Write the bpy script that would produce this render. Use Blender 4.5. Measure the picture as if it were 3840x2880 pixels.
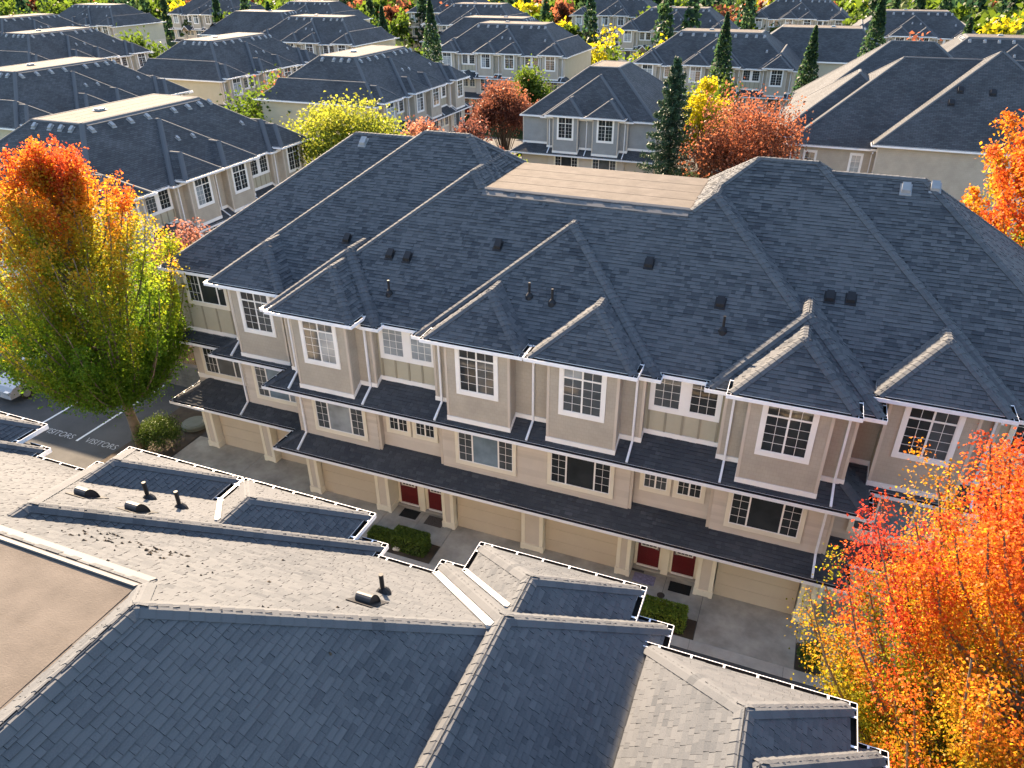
import bpy, bmesh, math, random
import numpy as np
from mathutils import Vector, Matrix

for o in list(bpy.data.objects):
    bpy.data.objects.remove(o, do_unlink=True)
SC = bpy.context.scene
COL = SC.collection
rnd = random.Random(7)
NP = np.random.default_rng(7)
R = math.radians

# ------------------------------------------------------------------ camera
YAW, PITCH, ROLL, FPX = -0.3809514, 0.52698025, -0.0074532, 2779.56
CAMZ = 20.0
_f = Vector((math.sin(YAW) * math.cos(PITCH), math.cos(YAW) * math.cos(PITCH), -math.sin(PITCH)))
_r = Vector((math.cos(YAW), -math.sin(YAW), 0))
_u = _r.cross(_f)
CR = (_r * math.cos(ROLL) + _u * math.sin(ROLL)).normalized()
CU = (_u * math.cos(ROLL) - _r * math.sin(ROLL)).normalized()
CF = _f
CAM = Vector((0, 0, CAMZ))
cam = bpy.data.cameras.new('camera')
cam.sensor_fit = 'HORIZONTAL'
cam.sensor_width = 36
cam.lens = FPX / 3840 * 36
cam.clip_start = 0.1
cam.clip_end = 2000
camo = bpy.data.objects.new('camera', cam)
COL.objects.link(camo)
camo.matrix_world = Matrix(((CR.x, CU.x, -CF.x, 0), (CR.y, CU.y, -CF.y, 0), (CR.z, CU.z, -CF.z, CAMZ), (0, 0, 0, 1)))
SC.camera = camo

# ------------------------------------------------------------------ sky, sun, exposure
SUN_EL = R(26.9)
SUN_AZ = R(-43.0)          # from +Y towards +X
w = bpy.data.worlds.new('World')
SC.world = w
w.use_nodes = True
sky = w.node_tree.nodes.new('ShaderNodeTexSky')
sky.sky_type = 'NISHITA'
sky.sun_disc = False
sky.sun_elevation = SUN_EL
sky.sun_rotation = SUN_AZ
w.node_tree.links.new(sky.outputs[0], w.node_tree.nodes['Background'].inputs[0])
w.node_tree.nodes['Background'].inputs[1].default_value = 0.09
sl = bpy.data.lights.new('sun', 'SUN')
sl.energy = 5.0
sl.angle = R(0.5)
sl.color = (1.0, 0.76, 0.52)
so = bpy.data.objects.new('sun', sl)
COL.objects.link(so)
sd = Vector((math.sin(SUN_AZ) * math.cos(SUN_EL), math.cos(SUN_AZ) * math.cos(SUN_EL), math.sin(SUN_EL)))
so.rotation_euler = sd.to_track_quat('Z', 'Y').to_euler()
so.location = (-40, 40, 60)
SC.view_settings.view_transform = 'Standard'
SC.view_settings.look = 'None'
SC.view_settings.gamma = 1
SC.view_settings.use_curve_mapping = False
SC.view_settings.exposure = 2.45
SC.render.engine = 'CYCLES'
SC.cycles.max_bounces = 8
SC.cycles.transparent_max_bounces = 8
SC.cycles.sample_clamp_indirect = 6
SC.cycles.caustics_reflective = False
SC.cycles.caustics_refractive = False

# ------------------------------------------------------------------ materials
MAT = {}


def nt(name):
    m = bpy.data.materials.new(name)
    m.use_nodes = True
    n = m.node_tree
    b = n.nodes['Principled BSDF']
    MAT[name] = m
    return m, n, b


def plain(name, col, rough=0.7, var=0.12, scale=3.0, bump=0.0, bscale=60, metal=0, spec=0.3, streak=0):
    m, n, b = nt(name)
    b.inputs['Roughness'].default_value = rough
    b.inputs['Metallic'].default_value = metal
    b.inputs['Specular IOR Level'].default_value = spec
    tc = n.nodes.new('ShaderNodeTexCoord')
    geo = n.nodes.new('ShaderNodeNewGeometry')
    nz = n.nodes.new('ShaderNodeTexNoise')
    nz.inputs['Scale'].default_value = scale
    nz.inputs['Detail'].default_value = 6
    nz.inputs['Roughness'].default_value = 0.65
    if streak:
        mp = n.nodes.new('ShaderNodeMapping')
        mp.inputs['Scale'].default_value = (1, 1, streak)
        n.links.new(geo.outputs['Position'], mp.inputs[0])
        n.links.new(mp.outputs[0], nz.inputs['Vector'])
    else:
        n.links.new(geo.outputs['Position'], nz.inputs['Vector'])
    mx = n.nodes.new('ShaderNodeMix')
    mx.data_type = 'RGBA'
    mr = n.nodes.new('ShaderNodeMapRange')
    mr.inputs[1].default_value = 0.3
    mr.inputs[2].default_value = 0.7
    n.links.new(nz.outputs[0], mr.inputs[0])
    n.links.new(mr.outputs[0], mx.inputs[0])
    mx.inputs[6].default_value = (*[c * (1 - var) for c in col], 1)
    mx.inputs[7].default_value = (*[min(1, c * (1 + var)) for c in col], 1)
    n.links.new(mx.outputs[2], b.inputs['Base Color'])
    if bump:
        n2 = n.nodes.new('ShaderNodeTexNoise')
        n2.inputs['Scale'].default_value = bscale
        n2.inputs['Detail'].default_value = 3
        n.links.new(geo.outputs['Position'], n2.inputs['Vector'])
        bp = n.nodes.new('ShaderNodeBump')
        bp.inputs['Strength'].default_value = bump
        bp.inputs['Distance'].default_value = 0.02
        n.links.new(n2.outputs[0], bp.inputs['Height'])
        n.links.new(bp.outputs[0], b.inputs['Normal'])
    return m


def shingle_mat():
    m, n, b = nt('shingle')
    b.inputs['Roughness'].default_value = 0.9
    b.inputs['Specular IOR Level'].default_value = 0.25
    at = n.nodes.new('ShaderNodeAttribute')
    at.attribute_name = 'tone'
    geo = n.nodes.new('ShaderNodeNewGeometry')
    big = n.nodes.new('ShaderNodeTexNoise')
    big.inputs['Scale'].default_value = 0.35
    big.inputs['Detail'].default_value = 5
    n.links.new(geo.outputs['Position'], big.inputs['Vector'])
    fine = n.nodes.new('ShaderNodeTexNoise')
    fine.inputs['Scale'].default_value = 55
    fine.inputs['Detail'].default_value = 3
    n.links.new(geo.outputs['Position'], fine.inputs['Vector'])
    ad = n.nodes.new('ShaderNodeMath')
    ad.operation = 'MULTIPLY_ADD'
    n.links.new(fine.outputs[0], ad.inputs[0])
    ad.inputs[1].default_value = 0.5
    n.links.new(at.outputs['Fac'], ad.inputs[2])
    ad2 = n.nodes.new('ShaderNodeMath')
    ad2.operation = 'MULTIPLY_ADD'
    n.links.new(big.outputs[0], ad2.inputs[0])
    ad2.inputs[1].default_value = 0.7
    n.links.new(ad.outputs[0], ad2.inputs[2])
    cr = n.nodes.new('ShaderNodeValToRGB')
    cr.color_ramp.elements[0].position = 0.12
    cr.color_ramp.elements[0].color = (0.010, 0.011, 0.013, 1)  # darkest stop, for the blackened shingle edges
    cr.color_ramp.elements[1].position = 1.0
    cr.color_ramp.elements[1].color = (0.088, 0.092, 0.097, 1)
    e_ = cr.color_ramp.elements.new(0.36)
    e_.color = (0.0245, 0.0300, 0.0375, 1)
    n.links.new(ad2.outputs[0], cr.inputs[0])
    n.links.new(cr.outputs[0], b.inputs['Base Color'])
    bp = n.nodes.new('ShaderNodeBump')
    bp.inputs['Strength'].default_value = 0.35
    bp.inputs['Distance'].default_value = 0.006
    n.links.new(fine.outputs[0], bp.inputs['Height'])
    n.links.new(bp.outputs[0], b.inputs['Normal'])
    return m


def roof_far_mat():
    # shingle courses too far off to tell apart: brick pattern in the roof plane's own coordinates
    m, n, b = nt('roof_far')
    b.inputs['Roughness'].default_value = 0.9
    b.inputs['Specular IOR Level'].default_value = 0.25
    at = n.nodes.new('ShaderNodeAttribute')
    at.attribute_name = 'plane'
    br = n.nodes.new('ShaderNodeTexBrick')
    br.inputs['Scale'].default_value = 1
    br.inputs['Brick Width'].default_value = 0.34
    br.inputs['Row Height'].default_value = 0.15
    br.inputs['Mortar Size'].default_value = 0.012
    br.inputs['Color1'].default_value = (0.044, 0.047, 0.052, 1)
    br.inputs['Color2'].default_value = (0.072, 0.075, 0.079, 1)
    br.inputs['Mortar'].default_value = (0.03, 0.03, 0.03, 1)
    n.links.new(at.outputs['Vector'], br.inputs['Vector'])
    geo = n.nodes.new('ShaderNodeNewGeometry')
    big = n.nodes.new('ShaderNodeTexNoise')
    big.inputs['Scale'].default_value = 0.5
    big.inputs['Detail'].default_value = 6
    n.links.new(geo.outputs['Position'], big.inputs['Vector'])
    mr = n.nodes.new('ShaderNodeMapRange')
    mr.inputs[1].default_value = 0.3
    mr.inputs[2].default_value = 0.7
    mr.inputs[3].default_value = 0.78
    mr.inputs[4].default_value = 1.2
    n.links.new(big.outputs[0], mr.inputs[0])
    mx = n.nodes.new('ShaderNodeMix')
    mx.data_type = 'RGBA'
    mx.blend_type = 'MULTIPLY'
    mx.inputs[0].default_value = 1
    n.links.new(br.outputs['Color'], mx.inputs[6])
    n.links.new(mr.outputs[0], mx.inputs[7])
    n.links.new(mx.outputs[2], b.inputs['Base Color'])
    bp = n.nodes.new('ShaderNodeBump')
    bp.inputs['Strength'].default_value = 0.5
    bp.inputs['Distance'].default_value = 0.01
    bp.invert = True
    n.links.new(br.outputs['Fac'], bp.inputs['Height'])
    n.links.new(bp.outputs[0], b.inputs['Normal'])
    return m


def wall_shingle_mat(name, col):
    # fine wall shakes on the upper storeys, far smaller than a few pixels
    m, n, b = nt(name)
    b.inputs['Roughness'].default_value = 0.8
    b.inputs['Specular IOR Level'].default_value = 0.25
    geo = n.nodes.new('ShaderNodeNewGeometry')
    sx = n.nodes.new('ShaderNodeSeparateXYZ')
    n.links.new(geo.outputs['Position'], sx.inputs[0])
    ad = n.nodes.new('ShaderNodeMath')
    n.links.new(sx.outputs[0], ad.inputs[0])
    n.links.new(sx.outputs[1], ad.inputs[1])
    cb = n.nodes.new('ShaderNodeCombineXYZ')
    n.links.new(ad.outputs[0], cb.inputs[0])
    n.links.new(sx.outputs[2], cb.inputs[1])
    br = n.nodes.new('ShaderNodeTexBrick')
    br.inputs['Scale'].default_value = 1
    br.inputs['Brick Width'].default_value = 0.16
    br.inputs['Row Height'].default_value = 0.14
    br.inputs['Mortar Size'].default_value = 0.006
    br.inputs['Color1'].default_value = (*[c * 0.98 for c in col], 1)
    br.inputs['Color2'].default_value = (*[c * 1.02 for c in col], 1)
    br.inputs['Mortar'].default_value = (*[c * 0.9 for c in col], 1)
    n.links.new(cb.outputs[0], br.inputs['Vector'])
    nz = n.nodes.new('ShaderNodeTexNoise')
    nz.inputs['Scale'].default_value = 1.6
    nz.inputs['Detail'].default_value = 6
    n.links.new(geo.outputs['Position'], nz.inputs['Vector'])
    mr = n.nodes.new('ShaderNodeMapRange')
    mr.inputs[1].default_value = 0.3
    mr.inputs[2].default_value = 0.7
    mr.inputs[3].default_value = 0.92
    mr.inputs[4].default_value = 1.08
    n.links.new(nz.outputs[0], mr.inputs[0])
    mx = n.nodes.new('ShaderNodeMix')
    mx.data_type = 'RGBA'
    mx.blend_type = 'MULTIPLY'
    mx.inputs[0].default_value = 1
    n.links.new(br.outputs['Color'], mx.inputs[6])
    n.links.new(mr.outputs[0], mx.inputs[7])
    n.links.new(mx.outputs[2], b.inputs['Base Color'])
    return m


def leaf_mat(name, trans=0.45):
    m, n, b = nt(name)
    at = n.nodes.new('ShaderNodeAttribute')
    at.attribute_name = 'leafcol'
    b.inputs['Roughness'].default_value = 0.55
    b.inputs['Specular IOR Level'].default_value = 0.35
    n.links.new(at.outputs['Color'], b.inputs['Base Color'])
    tr = n.nodes.new('ShaderNodeBsdfTranslucent')
    n.links.new(at.outputs['Color'], tr.inputs['Color'])
    mx = n.nodes.new('ShaderNodeMixShader')
    mx.inputs[0].default_value = trans
    n.links.new(b.outputs[0], mx.inputs[1])
    n.links.new(tr.outputs[0], mx.inputs[2])
    n.links.new(mx.outputs[0], n.nodes['Material Output'].inputs[0])
    return m


def glass_mat(name, col, rough=0.04):
    m, n, b = nt(name)
    b.inputs['Base Color'].default_value = (*col, 1)
    b.inputs['Roughness'].default_value = rough
    b.inputs['Specular IOR Level'].default_value = 0.6
    geo = n.nodes.new('ShaderNodeNewGeometry')
    nz = n.nodes.new('ShaderNodeTexNoise')
    nz.inputs['Scale'].default_value = 1.7
    nz.inputs['Detail'].default_value = 3
    n.links.new(geo.outputs['Position'], nz.inputs['Vector'])
    mx = n.nodes.new('ShaderNodeMix')
    mx.data_type = 'RGBA'
    n.links.new(nz.outputs[0], mx.inputs[0])
    mx.inputs[6].default_value = (*[c * 0.35 for c in col], 1)
    mx.inputs[7].default_value = (*[min(1, c * 1.6) for c in col], 1)
    n.links.new(mx.outputs[2], b.inputs['Base Color'])
    bp = n.nodes.new('ShaderNodeBump')
    bp.inputs['Strength'].default_value = 0.03
    bp.inputs['Distance'].default_value = 0.05
    n.links.new(nz.outputs[0], bp.inputs['Height'])
    n.links.new(bp.outputs[0], b.inputs['Normal'])
    return m


shingle_mat()
roof_far_mat()
wall_shingle_mat('stucco', (0.42, 0.375, 0.305))
wall_shingle_mat('stucco_grey', (0.29, 0.30, 0.30))
plain('siding', (0.56, 0.495, 0.415), 0.7, 0.06, 1.2, 0.1, 40)
plain('olive', (0.43, 0.40, 0.30), 0.75, 0.06, 1.5, 0.08, 40)
plain('olive_batten', (0.30, 0.27, 0.20), 0.75, 0.06)
plain('siding_b', (0.59, 0.522, 0.44), 0.7, 0.06, 1.2, 0.1, 40)
plain('siding_c', (0.525, 0.462, 0.386), 0.7, 0.07, 1.2, 0.1, 40)
plain('corner', (0.54, 0.475, 0.395), 0.6, 0.05, 1.5)
plain('cream', (0.76, 0.70, 0.56), 0.55, 0.05, 1.5)
plain('white', (0.84, 0.82, 0.78), 0.45, 0.04, 1.5)
plain('gutter_white', (0.80, 0.80, 0.81), 0.35, 0.05, 2.0)
plain('gutter_dirt_shade', (0.022, 0.018, 0.016), 0.9, 0.4, 8)  # dirt and the trough's inner shade, put into one near-black colour
plain('garage', (0.54, 0.46, 0.35), 0.6, 0.05, 0.9, 0.0)
plain('maroon', (0.115, 0.014, 0.016), 0.45, 0.15, 2)
plain('felt', (0.108, 0.092, 0.077), 0.9, 0.2, 1.6, 0.3, 40, spec=0.15)
plain('flashing', (0.105, 0.105, 0.108), 0.75, 0.12, 1.2)
plain('valley_metal', (0.34, 0.33, 0.31), 0.5, 0.1, 2.0)
plain('vent_black', (0.012, 0.012, 0.014), 0.55, 0.2, 5)
plain('hood_metal', (0.07, 0.068, 0.066), 0.5, 0.15, 6)
plain('vent_metal', (0.26, 0.265, 0.27), 0.45, 0.1, 4, metal=0.3)
plain('concrete', (0.34, 0.315, 0.262), 0.85, 0.32, 0.9, 0.15, 30, spec=0.2)
plain('kerb', (0.36, 0.335, 0.29), 0.85, 0.2, 1.0, 0.15, 30)
plain('asphalt', (0.072, 0.071, 0.068), 0.9, 0.25, 0.5, 0.25, 45, spec=0.2)
plain('earth', (0.06, 0.045, 0.03), 0.95, 0.35, 2.0, 0.5, 18)
plain('ground', (0.032, 0.045, 0.02), 1.0, 0.45, 0.25, 0.0, 6, spec=0.0)
plain('paint', (0.66, 0.66, 0.64), 0.7, 0.16, 9.0)
plain('letter_paint', (0.42, 0.42, 0.41), 0.8, 0.4, 14.0)
plain('bark', (0.15, 0.115, 0.08), 0.9, 0.45, 2.6, 0.6, 12)
plain('bark_dark', (0.05, 0.038, 0.03), 0.9, 0.3, 5, 0.5, 14)
plain('cedar', (0.24, 0.165, 0.10), 0.8, 0.2, 2, 0.2, 25)
plain('block_wall', (0.16, 0.145, 0.125), 0.9, 0.25, 1.2, 0.3, 20)
plain('brown_siding', (0.22, 0.15, 0.12), 0.75, 0.1, 1.5)
plain('mat_black', (0.014, 0.014, 0.013), 0.9, 0.4, 20, 0.3, 80)
plain('mat_brown', (0.085, 0.07, 0.06), 0.95, 0.75, 42, 0.3, 80)
plain('mat_violet', (0.20, 0.185, 0.26), 0.95, 0.35, 12, 0.2, 80)
plain('iron', (0.06, 0.045, 0.035), 0.6, 0.2, 8)
plain('lid_green', (0.14, 0.15, 0.12), 0.7, 0.12, 3)
plain('rock', (0.55, 0.54, 0.5), 0.85, 0.2, 6, 0.4, 20)
plain('car_paint', (0.30, 0.31, 0.33), 0.25, 0.02, 1)
plain('tyre', (0.02, 0.02, 0.02), 0.8)
plain('lamp_black', (0.015, 0.015, 0.015), 0.4)
glass_mat('glass_dark', (0.03, 0.035, 0.038))
glass_mat('glass_mid', (0.075, 0.085, 0.09), 0.06)
glass_mat('glass_blind', (0.30, 0.33, 0.345), 0.12)
glass_mat('glass_blue', (0.17, 0.23, 0.28), 0.1)
glass_mat('glass_car', (0.02, 0.022, 0.025))
leaf_mat('leaf', 0.66)
leaf_mat('leaf_dense', 0.25)

# ------------------------------------------------------------------ helpers


def tag(o, label=None, cat=None, group=None, kind=None):
    if label:
        o['label'] = label
    if cat:
        o['category'] = cat
    if group:
        o['group'] = group
    if kind:
        o['kind'] = kind
    return o


def empty(name, loc=(0, 0, 0), rz=0, parent=None):
    o = bpy.data.objects.new(name, None)
    o.empty_display_size = 0.3
    o.location = loc
    o.rotation_euler = (0, 0, rz)
    o.parent = parent
    COL.objects.link(o)
    return o


class MB:
    def __init__(s):
        s.v = []
        s.f = []
        s.m = []
        s.mats = []

    def mi(s, mat):
        if mat not in s.mats:
            s.mats.append(mat)
        return s.mats.index(mat)

    def add(s, vs, fs, mat=None):
        k = len(s.v)
        s.v += [tuple(p) for p in vs]
        i = s.mi(mat) if mat else 0
        for f in fs:
            s.f.append(tuple(k + q for q in f))
            s.m.append(i)
        return s

    def box(s, x0, x1, y0, y1, z0, z1, mat=None):
        if x0 > x1:
            x0, x1 = x1, x0
        if y0 > y1:
            y0, y1 = y1, y0
        if z0 > z1:
            z0, z1 = z1, z0
        return s.add([(x0, y0, z0), (x1, y0, z0), (x1, y1, z0), (x0, y1, z0), (x0, y0, z1), (x1, y0, z1), (x1, y1, z1), (x0, y1, z1)],
                     [(0, 3, 2, 1), (4, 5, 6, 7), (0, 1, 5, 4), (1, 2, 6, 5), (2, 3, 7, 6), (3, 0, 4, 7)], mat)

    def hexa(s, p, mat=None):
        return s.add(p, [(0, 3, 2, 1), (4, 5, 6, 7), (0, 1, 5, 4), (1, 2, 6, 5), (2, 3, 7, 6), (3, 0, 4, 7)], mat)

    def tube(s, pts, rad, n=8, mat=None, cap=True):
        pts = [Vector(p) for p in pts]
        if not isinstance(rad, (list, tuple)):
            rad = [rad] * len(pts)
        k = len(s.v)
        i = s.mi(mat) if mat else 0
        prev = None
        for a, p in enumerate(pts):
            d = (pts[min(a + 1, len(pts) - 1)] - pts[max(a - 1, 0)]).normalized()
            ref = Vector((0, 0, 1)) if abs(d.z) < 0.9 else Vector((1, 0, 0))
            if prev is not None:
                ref = prev
            x = (ref - d * ref.dot(d)).normalized()
            prev = x
            y = d.cross(x)
            for j in range(n):
                t = 2 * math.pi * (j + 0.5) / n
                s.v.append(tuple(p + (x * math.cos(t) + y * math.sin(t)) * rad[a]))
        for a in range(len(pts) - 1):
            for j in range(n):
                s.f.append((k + a * n + j, k + a * n + (j + 1) % n, k + (a + 1) * n + (j + 1) % n, k + (a + 1) * n + j))
                s.m.append(i)
        if cap:
            s.f.append(tuple(k + j for j in range(n))[::-1])
            s.m.append(i)
            s.f.append(tuple(k + (len(pts) - 1) * n + j for j in range(n)))
            s.m.append(i)
        return s

    def build(s, name, mat=None, parent=None, smooth=False, attrs=None):
        me = bpy.data.meshes.new(name)
        me.from_pydata(s.v, [], s.f)
        ms = s.mats if s.mats and s.mats[0] else [mat]
        if mat and not s.mats:
            ms = [mat]
        for q in ms:
            me.materials.append(MAT[q])
        if len(ms) > 1:
            me.polygons.foreach_set('material_index', s.m)
        if smooth:
            me.polygons.foreach_set('use_smooth', [True] * len(me.polygons))
        if attrs:
            for an, (typ, dom, data) in attrs.items():
                a = me.attributes.new(an, typ, dom)
                key = 'value' if typ == 'FLOAT' else ('vector' if typ == 'FLOAT_VECTOR' else 'color')
                a.data.foreach_set(key, data)
        me.update()
        o = bpy.data.objects.new(name, me)
        o.parent = parent
        COL.objects.link(o)
        return o


def inst(name, me, parent=None, loc=(0, 0, 0), rz=0):
    o = bpy.data.objects.new(name, me)
    o.location = loc
    o.rotation_euler = (0, 0, rz)
    o.parent = parent
    COL.objects.link(o)
    return o


KIDS = {}


def copy_tree(o, parent=None):
    c = o.copy()
    COL.objects.link(c)
    c.parent = parent
    for ch in list(o.children):
        copy_tree(ch, c)
    return c


def clip_poly(poly, A, B, C):
    out = []
    n = len(poly)
    for i in range(n):
        p, q = poly[i], poly[(i + 1) % n]
        dp = A * p[0] + B * p[1] + C
        dq = A * q[0] + B * q[1] + C
        if dp >= -1e-9:
            out.append(p)
        if (dp > 1e-9 and dq < -1e-9) or (dp < -1e-9 and dq > 1e-9):
            t = dp / (dp - dq)
            out.append((p[0] + (q[0] - p[0]) * t, p[1] + (q[1] - p[1]) * t))
    res = []
    for p in out:
        if not res or abs(p[0] - res[-1][0]) + abs(p[1] - res[-1][1]) > 1e-6:
            res.append(p)
    if len(res) > 1 and abs(res[0][0] - res[-1][0]) + abs(res[0][1] - res[-1][1]) < 1e-6:
        res.pop()
    return res if len(res) > 2 else []


# planes z = a x + b y + c
def pf(y0, z, m):
    return (0, m, z - m * y0)


def pb(y0, z, m):
    return (0, -m, z + m * y0)


def pr_(x0, z, m):
    return (-m, 0, z + m * x0)


def pl_(x0, z, m):
    return (m, 0, z - m * x0)


class Vol:
    """convex roof body: lowest of its planes, above the eave height"""

    def __init__(s, planes, ze, bounds=(), lift=0.06, drop=0.12):
        s.pl = planes
        s.zb = ze + lift
        s.zs = ze - drop
        s.bounds = bounds
        s.faces = []
        for i, p in enumerate(planes):
            poly = [(-60, -60), (60, -60), (60, 60), (-60, 60)]
            for j, q in enumerate(planes):
                if j != i and poly:
                    poly = clip_poly(poly, q[0] - p[0], q[1] - p[1], q[2] - p[2])
            if poly:
                poly = clip_poly(poly, p[0], p[1], p[2] - s.zb)
            for bnd in bounds:
                if poly:
                    poly = clip_poly(poly, *bnd)
            if poly:
                s.faces.append((i, poly))
        poly = [(-60, -60), (60, -60), (60, 60), (-60, 60)]
        for p in planes:
            if poly and (p[0] or p[1]):
                poly = clip_poly(poly, p[0], p[1], p[2] - s.zb)
        for bnd in bounds:
            poly = clip_poly(poly, *bnd)
        s.foot = poly

    def h(s, x, y):
        for A, B, C in s.bounds:
            if A * x + B * y + C < 0:
                return -99
        z = min(p[0] * x + p[1] * y + p[2] for p in s.pl)
        return z if z >= s.zb else -99

    def zat(s, i, p):
        a = s.pl[i]
        return a[0] * p[0] + a[1] * p[1] + a[2]

    def body(s, mb, plane_uv, topmat='roof_far', flatmat='felt'):
        for i, poly in s.faces:
            a = s.pl[i]
            g = math.hypot(a[0], a[1])
            vs = [(p[0], p[1], s.zat(i, p)) for p in poly]
            mb.add(vs, [tuple(range(len(vs)))], flatmat if g < 1e-6 else topmat)
            if g < 1e-6:
                plane_uv += [(p[0], p[1], 0) for p in poly]
            else:
                ux, uy = -a[1] / g, a[0] / g
                gx, gy = a[0] / g, a[1] / g
                k = math.sqrt(1 + g * g)
                plane_uv += [(p[0] * ux + p[1] * uy, (p[0] * gx + p[1] * gy) * k, 0) for p in poly]
        n = len(s.foot)
        zt = [min(p[0] * q[0] + p[1] * q[1] + p[2] for p in s.pl) for q in s.foot]
        vs = [(p[0], p[1], zt[k]) for k, p in enumerate(s.foot)] + [(p[0], p[1], s.zs) for p in s.foot]
        mb.add(vs, [(i, i + n, (i + 1) % n + n, (i + 1) % n) for i in range(n)], 'white')
        mb.add([(p[0], p[1], s.zs) for p in s.foot], [tuple(range(n))[::-1]], 'cream')
        plane_uv += [(0, 0, 0)] * (3 * n)

    def hips(s):
        out = []
        key = lambda p: (round(p[0], 3), round(p[1], 3))
        for a in range(len(s.faces)):
            for b in range(a + 1, len(s.faces)):
                i, P = s.faces[a]
                j, Q = s.faces[b]
                qs = {(key(Q[k]), key(Q[(k + 1) % len(Q)])) for k in range(len(Q))}
                for k in range(len(P)):
                    p, q = P[k], P[(k + 1) % len(P)]
                    if (key(q), key(p)) in qs:
                        A = Vector((p[0], p[1], s.zat(i, p)))
                        B = Vector((q[0], q[1], s.zat(i, q)))
                        if (A - B).length > 0.3:
                            out.append((A, B, i, j))
        return out


def in_view(p, margin=0.06, ymax=1.0):
    d = p - CAM
    z = d.dot(CF)
    if z < 0.5:
        return False
    x = d.dot(CR) / z * FPX / 1920
    y = d.dot(CU) / z * FPX / 1440
    return abs(x) < 1 + margin and abs(y) < ymax + margin


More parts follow.
